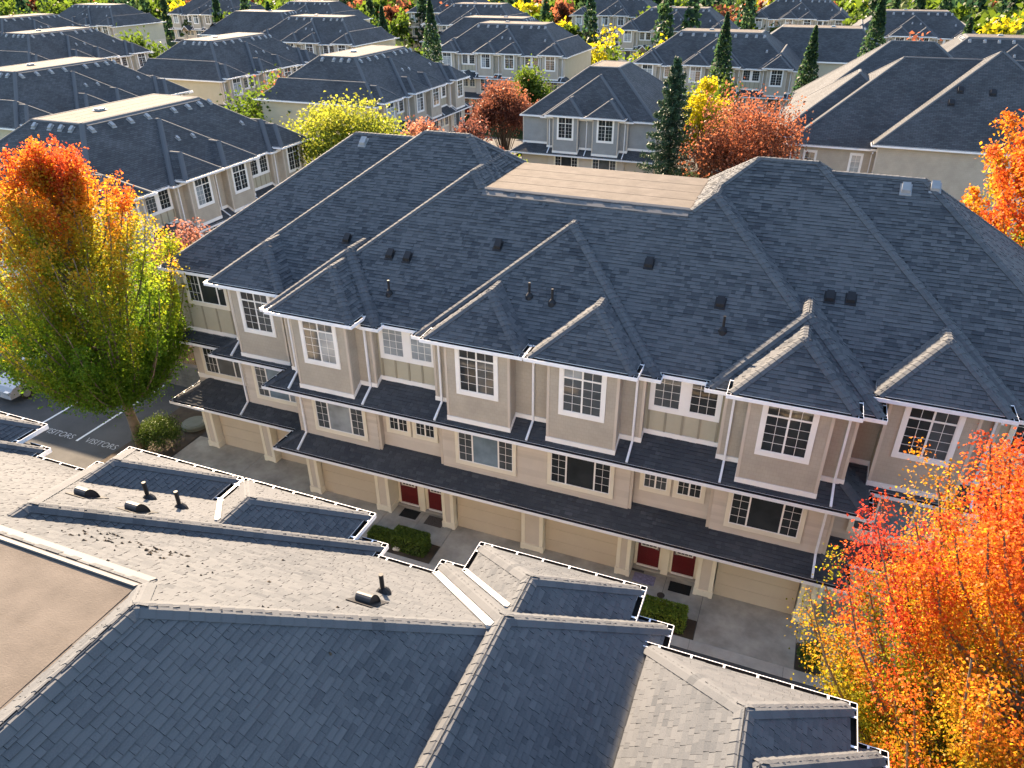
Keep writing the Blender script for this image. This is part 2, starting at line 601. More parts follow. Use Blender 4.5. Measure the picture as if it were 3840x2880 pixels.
def shingle_faces(vols, M, parent, tmean=0.28, tsig=0.14, n_single=300, expo=0.135, seed=1, in_frame=True, cap_single=200, fine=1.0):
    """real shingles and ridge caps over the faces that look towards the camera"""
    rn = random.Random(seed)
    pieces = []
    caps = []
    Mi = M.inverted()
    cl = Mi @ CAM
    for vi, V in enumerate(vols):
        others = [q for k, q in enumerate(vols) if k != vi]

        def hidden(x, y, z):
            for q in others:
                if q.h(x, y) > z + 0.05:
                    return True
            return False
        for i, poly in V.faces:
            a = V.pl[i]
            g = math.hypot(a[0], a[1])
            if g < 1e-6:
                continue
            n = Vector((-a[0], -a[1], 1)).normalized()
            c0 = Vector((poly[0][0], poly[0][1], V.zat(i, poly[0])))
            if (cl - c0).dot(n) < 0:
                continue
            gx, gy = a[0] / g, a[1] / g
            up = Vector((gx, gy, g)).normalized()
            uu = Vector((gy, -gx, 0))
            P2 = []
            for p in poly:
                d = Vector((p[0], p[1], V.zat(i, p))) - c0
                P2.append((d.dot(uu), d.dot(up)))
            ar = sum(P2[k][0] * P2[(k + 1) % len(P2)][1] - P2[(k + 1) % len(P2)][0] * P2[k][1] for k in range(len(P2)))
            if ar < 0:
                P2 = P2[::-1]
            H = []
            for k in range(len(P2)):
                p, q = P2[k], P2[(k + 1) % len(P2)]
                A, B = -(q[1] - p[1]), (q[0] - p[0])
                L = math.hypot(A, B)
                H.append((A / L, B / L, -(A * p[0] + B * p[1]) / L))
            v0 = min(p[1] for p in P2) - 0.02
            v1 = max(p[1] for p in P2)
            r = 0
            v = v0
            while v < v1:
                strip = clip_poly(clip_poly(P2, 0, 1, -v), 0, -1, v + expo)
                if strip:
                    ua, ub = min(p[0] for p in strip), max(p[0] for p in strip)
                    u = math.floor(ua / 0.3) * 0.3 - rn.random() * 0.3
                    while u < ub:
                        wd = rn.choice((0.13, 0.18, 0.23, 0.28, 0.34)) * fine
                        u0, u1 = u, u + wd - 0.004
                        u += wd
                        if u1 < ua:
                            continue
                        cs = [(u0, v), (u1, v), (u1, v + expo), (u0, v + expo)]
                        full = all(A * p[0] + B * p[1] + C > -1e-6 for p in cs for A, B, C in H)
                        if not full:
                            for A, B, C in H:
                                cs = clip_poly(cs, A, B, C)
                                if not cs:
                                    break
                            if not cs:
                                continue
                        cu = sum(p[0] for p in cs) / len(cs)
                        cv = sum(p[1] for p in cs) / len(cs)
                        c = c0 + uu * cu + up * cv
                        if hidden(c.x, c.y, c.z):
                            continue
                        if in_frame and not in_view(M @ c, 0.12):
                            continue
                        t = rn.choice((0.008, 0.011, 0.019, 0.023)) * fine
                        tone = min(1, max(0, rn.gauss(tmean, tsig)))
                        pieces.append((c, c0, uu, up, n, cs, v, t, tone, full))
                r += 1
                v += expo
        for A, B, i, j in V.hips():
            if V.pl[i][:2] == (0, 0) or V.pl[j][:2] == (0, 0):
                continue
            if A.z > B.z:
                A, B = B, A
            if abs(A.z - B.z) < 0.02:
                wa, wb = M @ A, M @ B
                if wa.y - wa.x > wb.y - wb.x:
                    A, B = B, A
            d = (B - A)
            L = d.length
            d.normalize()
            ws = []
            for f in (i, j):
                a = V.pl[f]
                n = Vector((-a[0], -a[1], 1)).normalized()
                wv = d.cross(n).normalized()
                mid = (A + B) / 2 + wv * 0.1
                # pick the direction that lies inside this face
                if min(q[0] * mid.x + q[1] * mid.y + q[2] for q in V.pl) < a[0] * mid.x + a[1] * mid.y + a[2] - 1e-5:
                    wv = -wv
                ws.append((wv, n))
            k = 0.0
            while k < L - 0.05:
                p = A + d * k
                q = A + d * min(k + 0.27, L)
                c = (p + q) / 2
                k += 0.2
                if hidden(c.x, c.y, c.z):
                    continue
                if in_frame and not in_view(M @ c, 0.12):
                    continue
                nn = (ws[0][1] + ws[1][1]).normalized()
                jit = rn.uniform(-0.004, 0.004)
                r0, r1 = 0.05, 0.17
                hp, hq = (0.042 + jit) * fine, 0.022 * fine
                sec = lambda o_, h_: [o_ + ws[0][0] * r1 + ws[0][1] * h_, o_ + ws[0][0] * r0 + ws[0][1] * (h_ + 0.006), o_ + ws[1][0] * r0 + ws[1][1] * (h_ + 0.006), o_ + ws[1][0] * r1 + ws[1][1] * h_]
                vs = sec(p, hp) + sec(q, hq) + [p + ws[0][0] * r1, p, p + ws[1][0] * r1, q + ws[0][0] * r1, q + ws[1][0] * r1]
                fs = [(0, 1, 5, 4), (1, 2, 6, 5), (2, 3, 7, 6), (8, 9, 1, 0), (9, 2, 1), (9, 10, 3, 2), (8, 0, 4, 11), (3, 10, 12, 7)]
                caps.append((c, vs, fs, min(1, max(0, rn.gauss(tmean + 0.12, 0.1)))))

    def size(c):
        wc = M @ c
        if not in_view(wc, -0.02, 0.75):
            return 1e9 + (wc - CAM).length
        return (wc - CAM).length

    def geo(pc):
        c, c0, uu, up, n, cs, v, t, tone, full = pc
        top = [c0 + uu * p[0] + up * p[1] + n * (0.004 + t * (1 - (p[1] - v) / expo)) for p in cs]
        base = [c0 + uu * p[0] + up * p[1] for p in cs]
        k = len(cs)
        fs = [tuple(range(k))]
        for e in range(k):
            p, q = cs[e], cs[(e + 1) % k]
            if p[1] < v + 0.01 and q[1] < v + 0.01 or not full or abs(p[0] - q[0]) < 1e-6:
                fs.append((e + k, (e + 1) % k + k, (e + 1) % k, e))
        return top + base, fs

    pieces.sort(key=lambda q: size(q[0]))
    caps.sort(key=lambda q: size(q[0]))
    k = 0
    rest = []
    for pc in pieces:
        if k < n_single and pc[9]:
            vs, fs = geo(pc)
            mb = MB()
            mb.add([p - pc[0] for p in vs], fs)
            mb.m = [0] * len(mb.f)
            o = mb.build('shingle', 'shingle', parent, attrs={'tone': ('FLOAT', 'FACE', [pc[8]] + [-0.7] * (len(fs) - 1))})  # edges: asphalt core, blackened to paint the shade line under each course
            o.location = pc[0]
            k += 1
        else:
            rest.append(pc)
    mb = MB()
    tones = []
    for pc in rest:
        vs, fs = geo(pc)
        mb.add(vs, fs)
        tones += [pc[8]] + [-0.7] * (len(fs) - 1)  # same blackened edges, shade lines put into the tone
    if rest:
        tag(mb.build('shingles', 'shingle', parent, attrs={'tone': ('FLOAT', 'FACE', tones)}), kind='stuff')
    for c, vs, fs, tone in caps[:cap_single]:
        mb = MB()
        mb.add([p - c for p in vs], fs)
        o = mb.build('ridge_cap', 'shingle', parent, attrs={'tone': ('FLOAT', 'POINT', [tone] * len(vs))})
        o.location = c
    mb = MB()
    tones = []
    for c, vs, fs, tone in caps[cap_single:]:
        mb.add(vs, fs)
        tones += [tone] * len(vs)
    if mb.v:
        tag(mb.build('ridge_caps', 'shingle', parent, attrs={'tone': ('FLOAT', 'POINT', tones)}), kind='stuff')


def roof_body(name, vols, parent, topmat='roof_far', flatmat='felt'):
    mb = MB()
    uv = []
    for V in vols:
        V.body(mb, uv, topmat, flatmat)
    flat = [c for p in uv for c in p]
    return mb.build(name, None, parent, attrs={'plane': ('FLOAT_VECTOR', 'POINT', flat)})


def far_caps(vols, parent):
    mb = MB()
    tones = []
    for vi, V in enumerate(vols):
        for A, B, i, j in V.hips():
            d = (B - A).normalized()
            ws = []
            for f in (i, j):
                a = V.pl[f]
                n = Vector((-a[0], -a[1], 1)).normalized()
                wv = d.cross(n).normalized()
                mid = (A + B) / 2 + wv * 0.1
                if min(q[0] * mid.x + q[1] * mid.y + q[2] for q in V.pl) < a[0] * mid.x + a[1] * mid.y + a[2] - 1e-5:
                    wv = -wv
                ws.append((wv, n))
            nn = (ws[0][1] + ws[1][1]).normalized()
            vs = []
            for p in (A, B):
                vs += [p + ws[0][0] * 0.17 + ws[0][1] * 0.025, p + ws[0][0] * 0.05 + ws[0][1] * 0.035, p + ws[1][0] * 0.05 + ws[1][1] * 0.035, p + ws[1][0] * 0.17 + ws[1][1] * 0.025,
                       p + ws[0][0] * 0.17, p + ws[1][0] * 0.17]
            mb.add(vs, [(0, 1, 7, 6), (1, 2, 8, 7), (2, 3, 9, 8), (4, 0, 6, 10), (3, 5, 11, 9)])
            tones += [0.5] * len(vs)
    if mb.v:
        return mb.build('ridge_cap', 'shingle', parent, attrs={'tone': ('FLOAT', 'POINT', tones)})


def gutter(parent, x0, y0, x1, y1, z, out, hang=True):
    """open eave gutter from (x0,y0) to (x1,y1); out = unit vector away from the roof"""
    ox, oy = out
    d = Vector((x1 - x0, y1 - y0, 0))
    L = d.length
    if L < 0.05:
        return
    d.normalize()
    mb = MB()
    a = Vector((x0, y0, 0)) - d * 0.035
    b = Vector((x1, y1, 0)) + d * 0.035
    o = Vector((ox, oy, 0))
    prof = [(-0.085, z + 0.045), (-0.085, z - 0.095), (0.03, z - 0.1), (0.045, z - 0.085), (0.045, z + 0.035), (0.033, z + 0.035), (0.033, z - 0.005), (0.012, z - 0.085), (-0.075, z - 0.085), (-0.075, z + 0.045)]
    n = len(prof)
    vs = []
    for p in (a, b):
        for q in prof:
            vs.append((p.x + o.x * q[0], p.y + o.y * q[0], q[1]))
    qs = [(k, (k + 1) % n, (k + 1) % n + n, k + n) for k in range(n)]
    mb.add(vs, [qs[k] for k in range(n) if k not in (5, 6, 7, 8)] + [tuple(range(n))[::-1], tuple(range(n, 2 * n))], 'gutter_white')
    mb.add(vs, [qs[k] for k in (5, 6, 7, 8)], 'gutter_dirt_shade')  # inside of the trough: dirt plus painted shade
    g = mb.build('gutter', None, parent)
    if hang and L > 0.5:
        hb = MB()
        k = 0.25
        me = None
        while k < L:
            p = Vector((x0, y0, 0)) + d * k
            c = p - o * 0.02
            e = d * 0.018
            f = o * 0.062
            if hang == 2:
                cc = c.copy()
                c = Vector((0, 0, 0))
                hb = MB()
                if me:
                    inst('hanger', me, g, cc)
                    k += 0.58
                    continue
            hb.hexa([c - e - f + Vector((0, 0, z + 0.028)), c + e - f + Vector((0, 0, z + 0.028)), c + e + f + Vector((0, 0, z + 0.028)), c - e + f + Vector((0, 0, z + 0.028)),
                     c - e - f + Vector((0, 0, z + 0.04)), c + e - f + Vector((0, 0, z + 0.04)), c + e + f + Vector((0, 0, z + 0.04)), c - e + f + Vector((0, 0, z + 0.04))])
            k += 0.58
            if hang == 2:
                ho = hb.build('hanger', 'gutter_white', g)
                ho.location = cc
                me = ho.data
        if hang != 2:
            tag(hb.build('hangers', 'gutter_white', g), kind='stuff')
    return g


def downspout(parent, pts):
    mb = MB()
    mb.tube(pts, 0.05, 4)
    return mb.build('downspout', 'gutter_white', parent)


def window(parent, cx, y, z0, z1, wd, kind, seed=0, top_trim=0.13, glass=None):
    """window on a wall looking to -y: casing, sash bars, panes, grilles"""
    rn = random.Random(seed)
    win = empty('window', (cx, y, z0), 0, parent)
    h = z1 - z0
    hw = wd / 2
    b = 0.135
    cas = MB()
    cas.box(-hw, hw, -0.045, 0.0, 0, b + 0.03)
    cas.box(-hw, hw, -0.045, 0.0, h - top_trim, h)
    cas.box(-hw, -hw + b, -0.045, 0.0, b + 0.03, h - top_trim)
    cas.box(hw - b, hw, -0.045, 0.0, b + 0.03, h - top_trim)
    x0, x1, za, zb = -hw + b, hw - b, b + 0.03, h - top_trim
    bars = MB()
    lights = []       # x0,x1,z0,z1,nx,nz
    s = 0.028
    if kind == 'bay':
        tr = zb - 0.5
        lights = [(x0, 0, za, tr, 2, 4), (0, x1, za, tr, 2, 4), (x0, 0, tr, zb, 2, 1), (0, x1, tr, zb, 2, 1)]
    elif kind == 'triple':
        q = (x1 - x0) * 0.26
        lights = [(x0, x0 + q, za, zb, 2, 5), (x0 + q, x1 - q, za, zb, 1, 1), (x1 - q, x1, za, zb, 2, 5)]
    elif kind == 'small':
        lights = [(x0, 0, za, zb, 2, 3), (0, x1, za, zb, 2, 3)]
    elif kind == 'pair34':
        m = 0.15
        cas.box(-m, m, -0.045, 0.0, za, zb)
        lights = [(x0, -m, za, zb, 3, 4), (m, x1, za, zb, 3, 4)]
    elif kind == 'single':
        lights = [(x0, x1, za, zb, 2, 4)]
    elif kind == 'wide':
        q = (x1 - x0) * 0.34
        lights = [(x0, x0 + q, za, zb, 3, 3), (x0 + q, x1 - q * 0.6, za, zb, 1, 1), (x1 - q * 0.6, x1, za, zb, 1, 1)]
    for (a, c, d, e, nx, nz) in lights:
        bars.box(a, c, -0.03, -0.002, d, d + s)
        bars.box(a, c, -0.03, -0.002, e - s, e)
        bars.box(a, a + s, -0.029, -0.002, d + s, e - s)
        bars.box(c - s, c, -0.029, -0.002, d + s, e - s)
    cas.build('casing', 'cream' if kind in ('triple', 'small', 'wide') else 'white', win)
    bars.build('sash', 'white', win)
    gmat = 'glass_dark'
    base = rn.random()
    for k, (a, c, d, e, nx, nz) in enumerate(lights):
        pm = MB()
        pm.box(a + s, c - s, -0.013, -0.001, d + s, e - s)
        r_ = rn.random()
        if kind == 'triple' and k == 1:
            gm = ('glass_dark', 'glass_blue', 'glass_mid')[int(base * 3)]
        else:
            gm = 'glass_dark' if base < 0.4 else ('glass_mid' if r_ < 0.7 else 'glass_blind')
            if base > 0.35 and r_ < 0.25:
                gm = 'glass_dark'
        if glass:
            gm = glass[k % len(glass)]
        pm.build('pane', gm, win)
        if nx > 1 or nz > 1:
            gb = MB()
            for i in range(1, nx):
                xx = a + s + (c - a - 2 * s) * i / nx
                gb.box(xx - 0.0065, xx + 0.0065, -0.019, -0.0135, d + s, e - s)
            for i in range(1, nz):
                zz = d + s + (e - d - 2 * s) * i / nz
                gb.box(a + s, c - s, -0.0185, -0.0138, zz - 0.0065, zz + 0.0065)
            gb.build('grille', 'white', win)
    return win


def wallbox(parent, mat, x0, x1, y0, y1, z0, z1, corners=True, cmat='corner'):
    if x0 > x1:
        x0, x1 = x1, x0
    mb = MB()
    mb.box(x0, x1, y0, y1, z0, z1)
    o = mb.build('wall', mat, parent)
    if corners:
        for x, s in ((x0, -1), (x1, 1)):
            cb = MB()
            cb.box(x - s * 0.07, x + s * 0.018, y0 - 0.018, y0 - 0.001, z0, z1 - 0.01)
            cb.box(x + s * 0.001, x + s * 0.018, y0 - 0.001, min(y0 + 0.07, y1), z0, z1 - 0.01)
            cb.build('corner_board', cmat, parent)
    return o


def siding_boards(parent, x0, x1, y, z0, z1, single):
    if x0 > x1:
        x0, x1 = x1, x0
    z = z0
    e = 0.15
    data = {}
    rb = random.Random(int(x0 * 37) + 5)
    allb = MB()
    while z < z1 - 0.02:
        t = min(e, z1 - z)
        pts = [(x0, y - 0.045, 0), (x1, y - 0.045, 0), (x1, y, 0), (x0, y, 0), (x0, y - 0.006, t), (x1, y - 0.006, t), (x1, y, t), (x0, y, t)]
        m = rb.choice(('siding', 'siding', 'siding_b', 'siding_c'))
        if single:
            if t < e or m not in data:
                mb = MB()
                mb.hexa(pts)
                o = mb.build('siding_board', m, parent)
                o.location = (0, 0, z)
                if t >= e:
                    data[m] = o.data
            else:
                inst('siding_board', data[m], parent, (0, 0, z))
        else:
            allb.hexa([(p[0], p[1], p[2] + z) for p in pts])
        z += e
    if not single:
        allb.build('siding', 'siding', parent)


def base_trim(parent, x0, x1, y0, yb, zc, slope, sides=(True, True)):
    """white skirt where an upper wall stands on the canopy roof"""
    if x0 > x1:
        x0, x1 = x1, x0
        sides = (sides[1], sides[0])
    mb = MB()
    mb.box(x0 - 0.03, x1 + 0.03, y0 - 0.035, y0 - 0.002, zc - 0.05, zc + 0.17)
    dz = slope * (yb - y0)
    for k, (x, s) in enumerate(((x0, -1), (x1, 1))):
        if sides[k] and yb - y0 > 0.05:
            xa, xb_ = x + s * 0.002, x + s * 0.03
            if xa > xb_:
                xa, xb_ = xb_, xa
            mb.hexa([(xa, y0, zc - 0.05), (xb_, y0, zc - 0.05), (xb_, yb, zc - 0.05 + dz), (xa, yb, zc - 0.05 + dz),
                     (xa, y0, zc + 0.17), (xb_, y0, zc + 0.17), (xb_, yb, zc + 0.17 + dz), (xa, yb, zc + 0.17 + dz)])
    mb.build('base_trim', 'white', parent)


def post(parent, x, y0, wd, z1, side=0.34):
    p = empty('post', (x, y0, 0), 0, parent)
    hw = wd / 2
    mb = MB()
    mb.box(-hw + 0.02, hw - 0.02, 0.02, side, 0, z1)
    mb.build('shaft', 'siding', p)
    mb = MB()
    s = min(0.14, wd * 0.27)
    mb.box(-hw, -hw + s, 0, side - 0.004, 0.32, z1)
    mb.box(hw - s, hw, 0, side - 0.004, 0.32, z1)
    mb.build('trim', 'cream', p)
    mb = MB()
    mb.box(-hw - 0.03, hw + 0.03, -0.03, side - 0.002, 0.06, 0.32)
    mb.box(-hw - 0.03, -hw + 0.1, -0.03, side - 0.002, 0.0, 0.06)
    mb.box(hw - 0.1, hw + 0.03, -0.03, side - 0.002, 0.0, 0.06)
    mb.build('plinth', 'cream', p)
    return p


def garage_door(parent, x0, x1, y, z1=2.3):
    if x0 > x1:
        x0, x1 = x1, x0
    g = empty('garage_door', ((x0 + x1) / 2, y, 0), 0, parent)
    hw = (x1 - x0) / 2
    n = 4
    mb = MB()
    hh = z1 / n
    mb.hexa([(-hw, -0.03, 0.006), (hw, -0.03, 0.006), (hw, 0, 0.006), (-hw, 0, 0.006), (-hw, -0.03, hh - 0.006), (hw, -0.03, hh - 0.006), (hw, 0, hh - 0.006), (-hw, 0, hh - 0.006)])
    o = mb.build('panel', 'garage', g)
    for k in range(1, n):
        inst('panel', o.data, g, (0, 0, k * hh))
    tr = MB()
    tr.box(-hw, hw, -0.02, 0, 0.0, 0.005)
    tr.box(-hw, hw, -0.035, 0, -0.0, 0.012)
    tr.build('seal', 'vent_black', g)
    return g


def front_door(parent, x0, x1, y, handle=1):
    if x0 > x1:
        x0, x1 = x1, x0
        handle = -handle
    d = empty('front_door', ((x0 + x1) / 2, y, 0.14), 0, parent)
    hw = (x1 - x0) / 2
    mb = MB()
    mb.box(-hw, hw, -0.04, 0, 0, 2.05)
    for zz in (0.1, 0.5):
        for s in (-1, 1):
            mb.box(s * 0.06, s * (hw - 0.1), -0.048, -0.041, zz, zz + 0.34)
    mb.build('slab', 'maroon', d)
    mb = MB()
    mb.box(-hw + 0.1, hw - 0.1, -0.062, -0.041, 0.93, 0.97)
    mb.box(-hw + 0.1, hw - 0.1, -0.062, -0.041, 1.84, 1.88)
    mb.box(-hw + 0.1, -hw + 0.14, -0.062, -0.041, 0.97, 1.84)
    mb.box(hw - 0.14, hw - 0.1, -0.062, -0.041, 0.97, 1.84)
    for k in range(1, 4):
        xx = -hw + 0.14 + (2 * hw - 0.28) * k / 4
        mb.box(xx - 0.008, xx + 0.008, -0.058, -0.05, 0.97, 1.84)
    for k in range(1, 4):
        zz = 0.97 + 0.87 * k / 4
        mb.box(-hw + 0.14, hw - 0.14, -0.0575, -0.0505, zz - 0.008, zz + 0.008)
    mb.build('light_frame', 'white', d)
    mb = MB()
    mb.box(-hw + 0.14, hw - 0.14, -0.049, -0.041, 0.97, 1.84)
    mb.build('pane', 'glass_mid', d)
    mb = MB()
    mb.box(-hw - 0.11, -hw, -0.06, 0, -0.14, 2.15)
    mb.box(hw, hw + 0.11, -0.06, 0, -0.14, 2.15)
    mb.box(-hw, hw, -0.06, 0, 2.05, 2.15)
    mb.build('frame', 'cream', d)
    mb = MB()
    mb.box(-hw - 0.11, hw + 0.11, -0.2, -0.062, -0.14, -0.02)
    mb.build('step', 'kerb', d)
    mb = MB()
    mb.box(-hw, hw, -0.1, -0.041, -0.02, 0.03)
    mb.build('sill', 'white', d)
    mb = MB()
    hx = (hw - 0.07) * handle
    mb.tube([(hx, -0.045, 0.95), (hx, -0.1, 0.95), (hx - 0.1 * handle, -0.1, 0.95)], 0.013, 6)
    mb.box(hx - 0.03, hx + 0.03, -0.05, -0.041, 0.88, 1.12)
    mb.build('handle', 'vent_metal', d)
    return d


# ------------------------------------------------------------------ the townhouse block
PM, CM = 0.75, 0.60        # roof pitch, canopy pitch
ZE, ZB = 8.7, 8.95         # main eave, bay eave
ZD = 12.42                 # flat deck


def block(name, label, cat, loc, rz, wings=True, singles=True, single_parts=False, shingled=False, group=None, wallmat='stucco', seed=0, storeys=3, in_frame=True, low_wings=False, cs={-1: 8.1, 1: 8.1}):
    rn = random.Random(seed + 11)
    root = empty(name, loc, rz)
    tag(root, label, cat, group)
    M = Matrix.Translation(loc) @ Matrix.Rotation(rz, 4, 'Z')
    hx = 10.13 if singles else 6.35
    BACK = 14.2
    V = []
    bays = [-1.85, 1.85] + ([-cs[-1], cs[1]] if singles else [])
    # --- roof bodies
    V.append(Vol([pf(0, ZE, PM), pb(BACK, ZE, PM), pl_(-hx, ZE, PM), pr_(hx, ZE, PM), (0, 0, ZD)], ZE, [(1, 0, 3.85), (-1, 0, 3.85)] if wings else ()))
    V.append(Vol([pf(-0.37, ZE, PM), pl_(-4.25, ZE, PM), pr_(4.25, ZE, PM)], ZE, [(0, -1, 5.0)]))
    if singles:
        for s in (-1, 1):
            V.append(Vol([pf(-0.37, ZE, PM), pl_(s * cs[s] - 2.46, ZE, PM), pr_(s * cs[s] + 2.46, ZE, PM)], ZE, [(0, -1, 12.5)]))
    for c in bays:
        V.append(Vol([pf(-0.93, ZB, PM), pl_(c - 1.785, ZB, PM), pr_(c + 1.785, ZB, PM)], ZB, [(0, -1, 2.2)]))
    if wings:
        for s in (-1, 1):
            fl = (lambda x0, z, m: pr_(x0, z, m)) if s > 0 else (lambda x0, z, m: pl_(-x0, z, m))
            # inner slope down to the deck
            inner = (PM * s, 0, ZD - PM * 3.85)
            V.append(Vol([pf(0, ZE, PM), fl(10.13, ZE, PM), inner, (0, -PM, ZE + PM * 15.4)], ZE, [(s, 0, -3.85), (0, -1, 14 if low_wings else 9)]))
            wi = (PM * s, 0, ZE - PM * 10.3) if low_wings else inner
            V.append(Vol([pf(0.98, ZE, PM), fl(14.3, ZE, PM), wi, pb(14.42, ZE, PM)], ZE, [(s, 0, -3.85)]))
            V.append(Vol([pf(1.55, ZE, PM), fl(17.27, ZE, PM), pb(14.15, ZE, PM), wi], ZE, [(s, 0, -3.85)]))
            c = s * 12.0
            V.append(Vol([pf(0.42, ZB, PM), pl_(c - 1.785, ZB, PM), pr_(c + 1.785, ZB, PM)], ZB, [(0, -1, 3.4)]))
    roof = roof_body('roof', V, root, 'shingle_base' if False else 'roof_far')
    if shingled:
        shingle_faces(V, M, roof, tsig=0.08 if low_wings else 0.19, seed=seed + 3, in_frame=in_frame, expo=0.105 if low_wings else 0.135, fine=0.72 if low_wings else 1.0)
    else:
        far_caps(V, roof)
    # felt strips on the deck
    dh = 3.8 if wings else max(0.5, hx - (ZD - ZE) / PM - 0.15)
    d0, d1 = (ZD - ZE) / PM + 0.12, BACK - (ZD - ZE) / PM - 0.12
    nst = 4
    for k in range(nst):
        if not singles:
            break
        ya, yb = d0 + (d1 - d0) * k / nst, d0 + (d1 - d0) * (k + 1) / nst + 0.06
        mb = MB()
        zz = ZD + 0.03
        mb.hexa([(-dh, ya, ZD), (dh, ya, ZD), (dh, yb, ZD), (-dh, yb, ZD), (-dh, ya, zz - 0.019), (dh, ya, zz - 0.019), (dh, yb, zz - 0.025), (-dh, yb, zz - 0.025)])
        mb.build('felt_strip', 'felt', roof)
    if singles:
        # smooth metal edge along the front of the deck
        mb = MB()
        y0 = (ZD - ZE) / PM
        mb.hexa([(-dh, y0 - 0.26, ZD - 0.26 * PM), (dh, y0 - 0.26, ZD - 0.26 * PM), (dh, y0 + 0.1, ZD - 0.02), (-dh, y0 + 0.1, ZD - 0.02),
                 (-dh, y0 - 0.26, ZD - 0.26 * PM + 0.05), (dh, y0 - 0.26, ZD - 0.26 * PM + 0.05), (dh, y0 + 0.1, ZD + 0.045), (-dh, y0 + 0.1, ZD + 0.045)])
        mb.build('deck_edge', 'flashing', roof)
    # --- eave gutters
    hg = 2 if shingled else 0
    segs = []
    for s in (-1, 1):
        F = lambda xa, xb, y, z: segs.append((s * xa, y, s * xb, y, z, (0, -1)))
        S = lambda x, ya, yb, z, o=1: segs.append((s * x, ya, s * x, yb, z, (s * o, 0)))
        F(3.66, 4.25, -0.37, ZE)
        S(4.25, -0.37, 0, ZE)
        F(0.065, 3.635, -0.93, ZB)
        S(3.635, -0.93, -0.06, ZB)
        S(0.065, -0.93, -0.06, ZB, -1)
        if singles:
            q_ = cs[s]
            F(4.25, q_ - 2.46, 0, ZE)
            S(q_ - 2.46, -0.37, 0, ZE, -1)
            F(q_ - 2.46, q_ - 1.785, -0.37, ZE)
            F(q_ + 1.785, q_ + 2.46, -0.37, ZE)
            F(q_ - 1.785, q_ + 1.785, -0.93, ZB)
            S(q_ - 1.785, -0.93, -0.06, ZB, -1)
            S(q_ + 1.785, -0.93, -0.06, ZB)
            S(q_ + 2.46, -0.37, 1.0 if wings else BACK, ZE)
        else:
            F(4.25, 6.35, 0, ZE)
            S(6.35, 0, BACK, ZE)
        if wings:
            F(10.215, 13.785, 0.42, ZB)
            S(13.785, 0.42, 1.3, ZB)
            F(13.79, 14.3, 0.98, ZE)
            S(14.3, 0.98, 1.55, ZE)
            F(14.3, 17.27, 1.55, ZE)
            S(17.27, 1.55, 14.15, ZE)
    # --- canopies
    cend = 10.85 if singles else 7.15
    C1 = [Vol([pf(-0.83, 2.7, CM), pl_(-cend, 2.7, CM), pr_(cend, 2.7, CM)], 2.7, [(0, -1, 1.0)], 0.05, 0.1)]
    C2 = [Vol([pf(-0.7, 5.5, CM), pl_(-cend - 0.05, 5.5, CM), pr_(cend + 0.05, 5.5, CM)], 5.5, [(0, -1, 1.2)], 0.05, 0.1)]
    segs.append((-cend, -0.83, cend, -0.83, 2.7, (0, -1)))
    segs.append((-cend - 0.05, -0.7, cend + 0.05, -0.7, 5.5, (0, -1)))
    for s in (-1, 1):
        segs.append((s * cend, -0.83, s * cend, 0.45 if wings else 1.0, 2.7, (s, 0)))
        segs.append((s * (cend + 0.05), -0.7, s * (cend + 0.05), 0.65 if wings else 1.2, 5.5, (s, 0)))
        if wings:
            fl = (lambda x0, z, m: pr_(x0, z, m)) if s > 0 else (lambda x0, z, m: pl_(-x0, z, m))
            C1.append(Vol([pf(0.48, 2.7, CM), fl(17.45, 2.7, CM)], 2.7, [(s, 0, -9.5), (0, -1, 2.7)], 0.05, 0.1))
            C2.append(Vol([pf(0.68, 5.5, CM), fl(14.7, 5.5, CM)], 5.5, [(s, 0, -9.5), (0, -1, 2.4)], 0.05, 0.1))
            C2.append(Vol([pf(1.24, 5.5, CM), fl(17.55, 5.5, CM)], 5.5, [(s, 0, -13.0), (0, -1, 2.7)], 0.05, 0.1))
            segs += [(s * 10.85, 0.48, s * 17.45, 0.48, 2.7, (0, -1)), (s * 17.45, 0.48, s * 17.45, 2.7, 2.7, (s, 0)),
                     (s * 10.9, 0.68, s * 14.7, 0.68, 5.5, (0, -1)), (s * 14.7, 0.68, s * 14.7, 1.24, 5.5, (s, 0)),
                     (s * 14.7, 1.24, s * 17.55, 1.24, 5.5, (0, -1)), (s * 17.55, 1.24, s * 17.55, 2.7, 5.5, (s, 0))]
    for CV in (C1, C2):
        cr = roof_body('canopy_roof', CV, root)
        if shingled and single_parts:
            shingle_faces(CV, M, cr, tmean=0.02, tsig=0.1, seed=seed + 5, n_single=0, cap_single=0)
        else:
            far_caps(CV, cr)
    for sg in segs:
        gutter(root, *sg, hang=0 if single_parts and sg[5][1] else hg)
    # --- third storey walls
    Z3 = 5.35
    zc = lambda y, g=-0.7: 5.5 + CM * (y - g)
    end3 = hx - 0.13
    wallbox(root, 'olive' if wallmat == 'stucco' else wallmat, -end3, end3, 0.45, BACK - 0.5, Z3, ZE)
    mids = [(-3.75, 3.75)] + ([(-9.98, -6.22), (6.22, 9.98)] if singles else [])
    for a, b in mids:
        wallbox(root, wallmat, a, b, 0.12, 1.5, Z3, ZE + 0.02)
        base_trim(root, a, b, 0.12, 0.45, zc(0.12), CM)
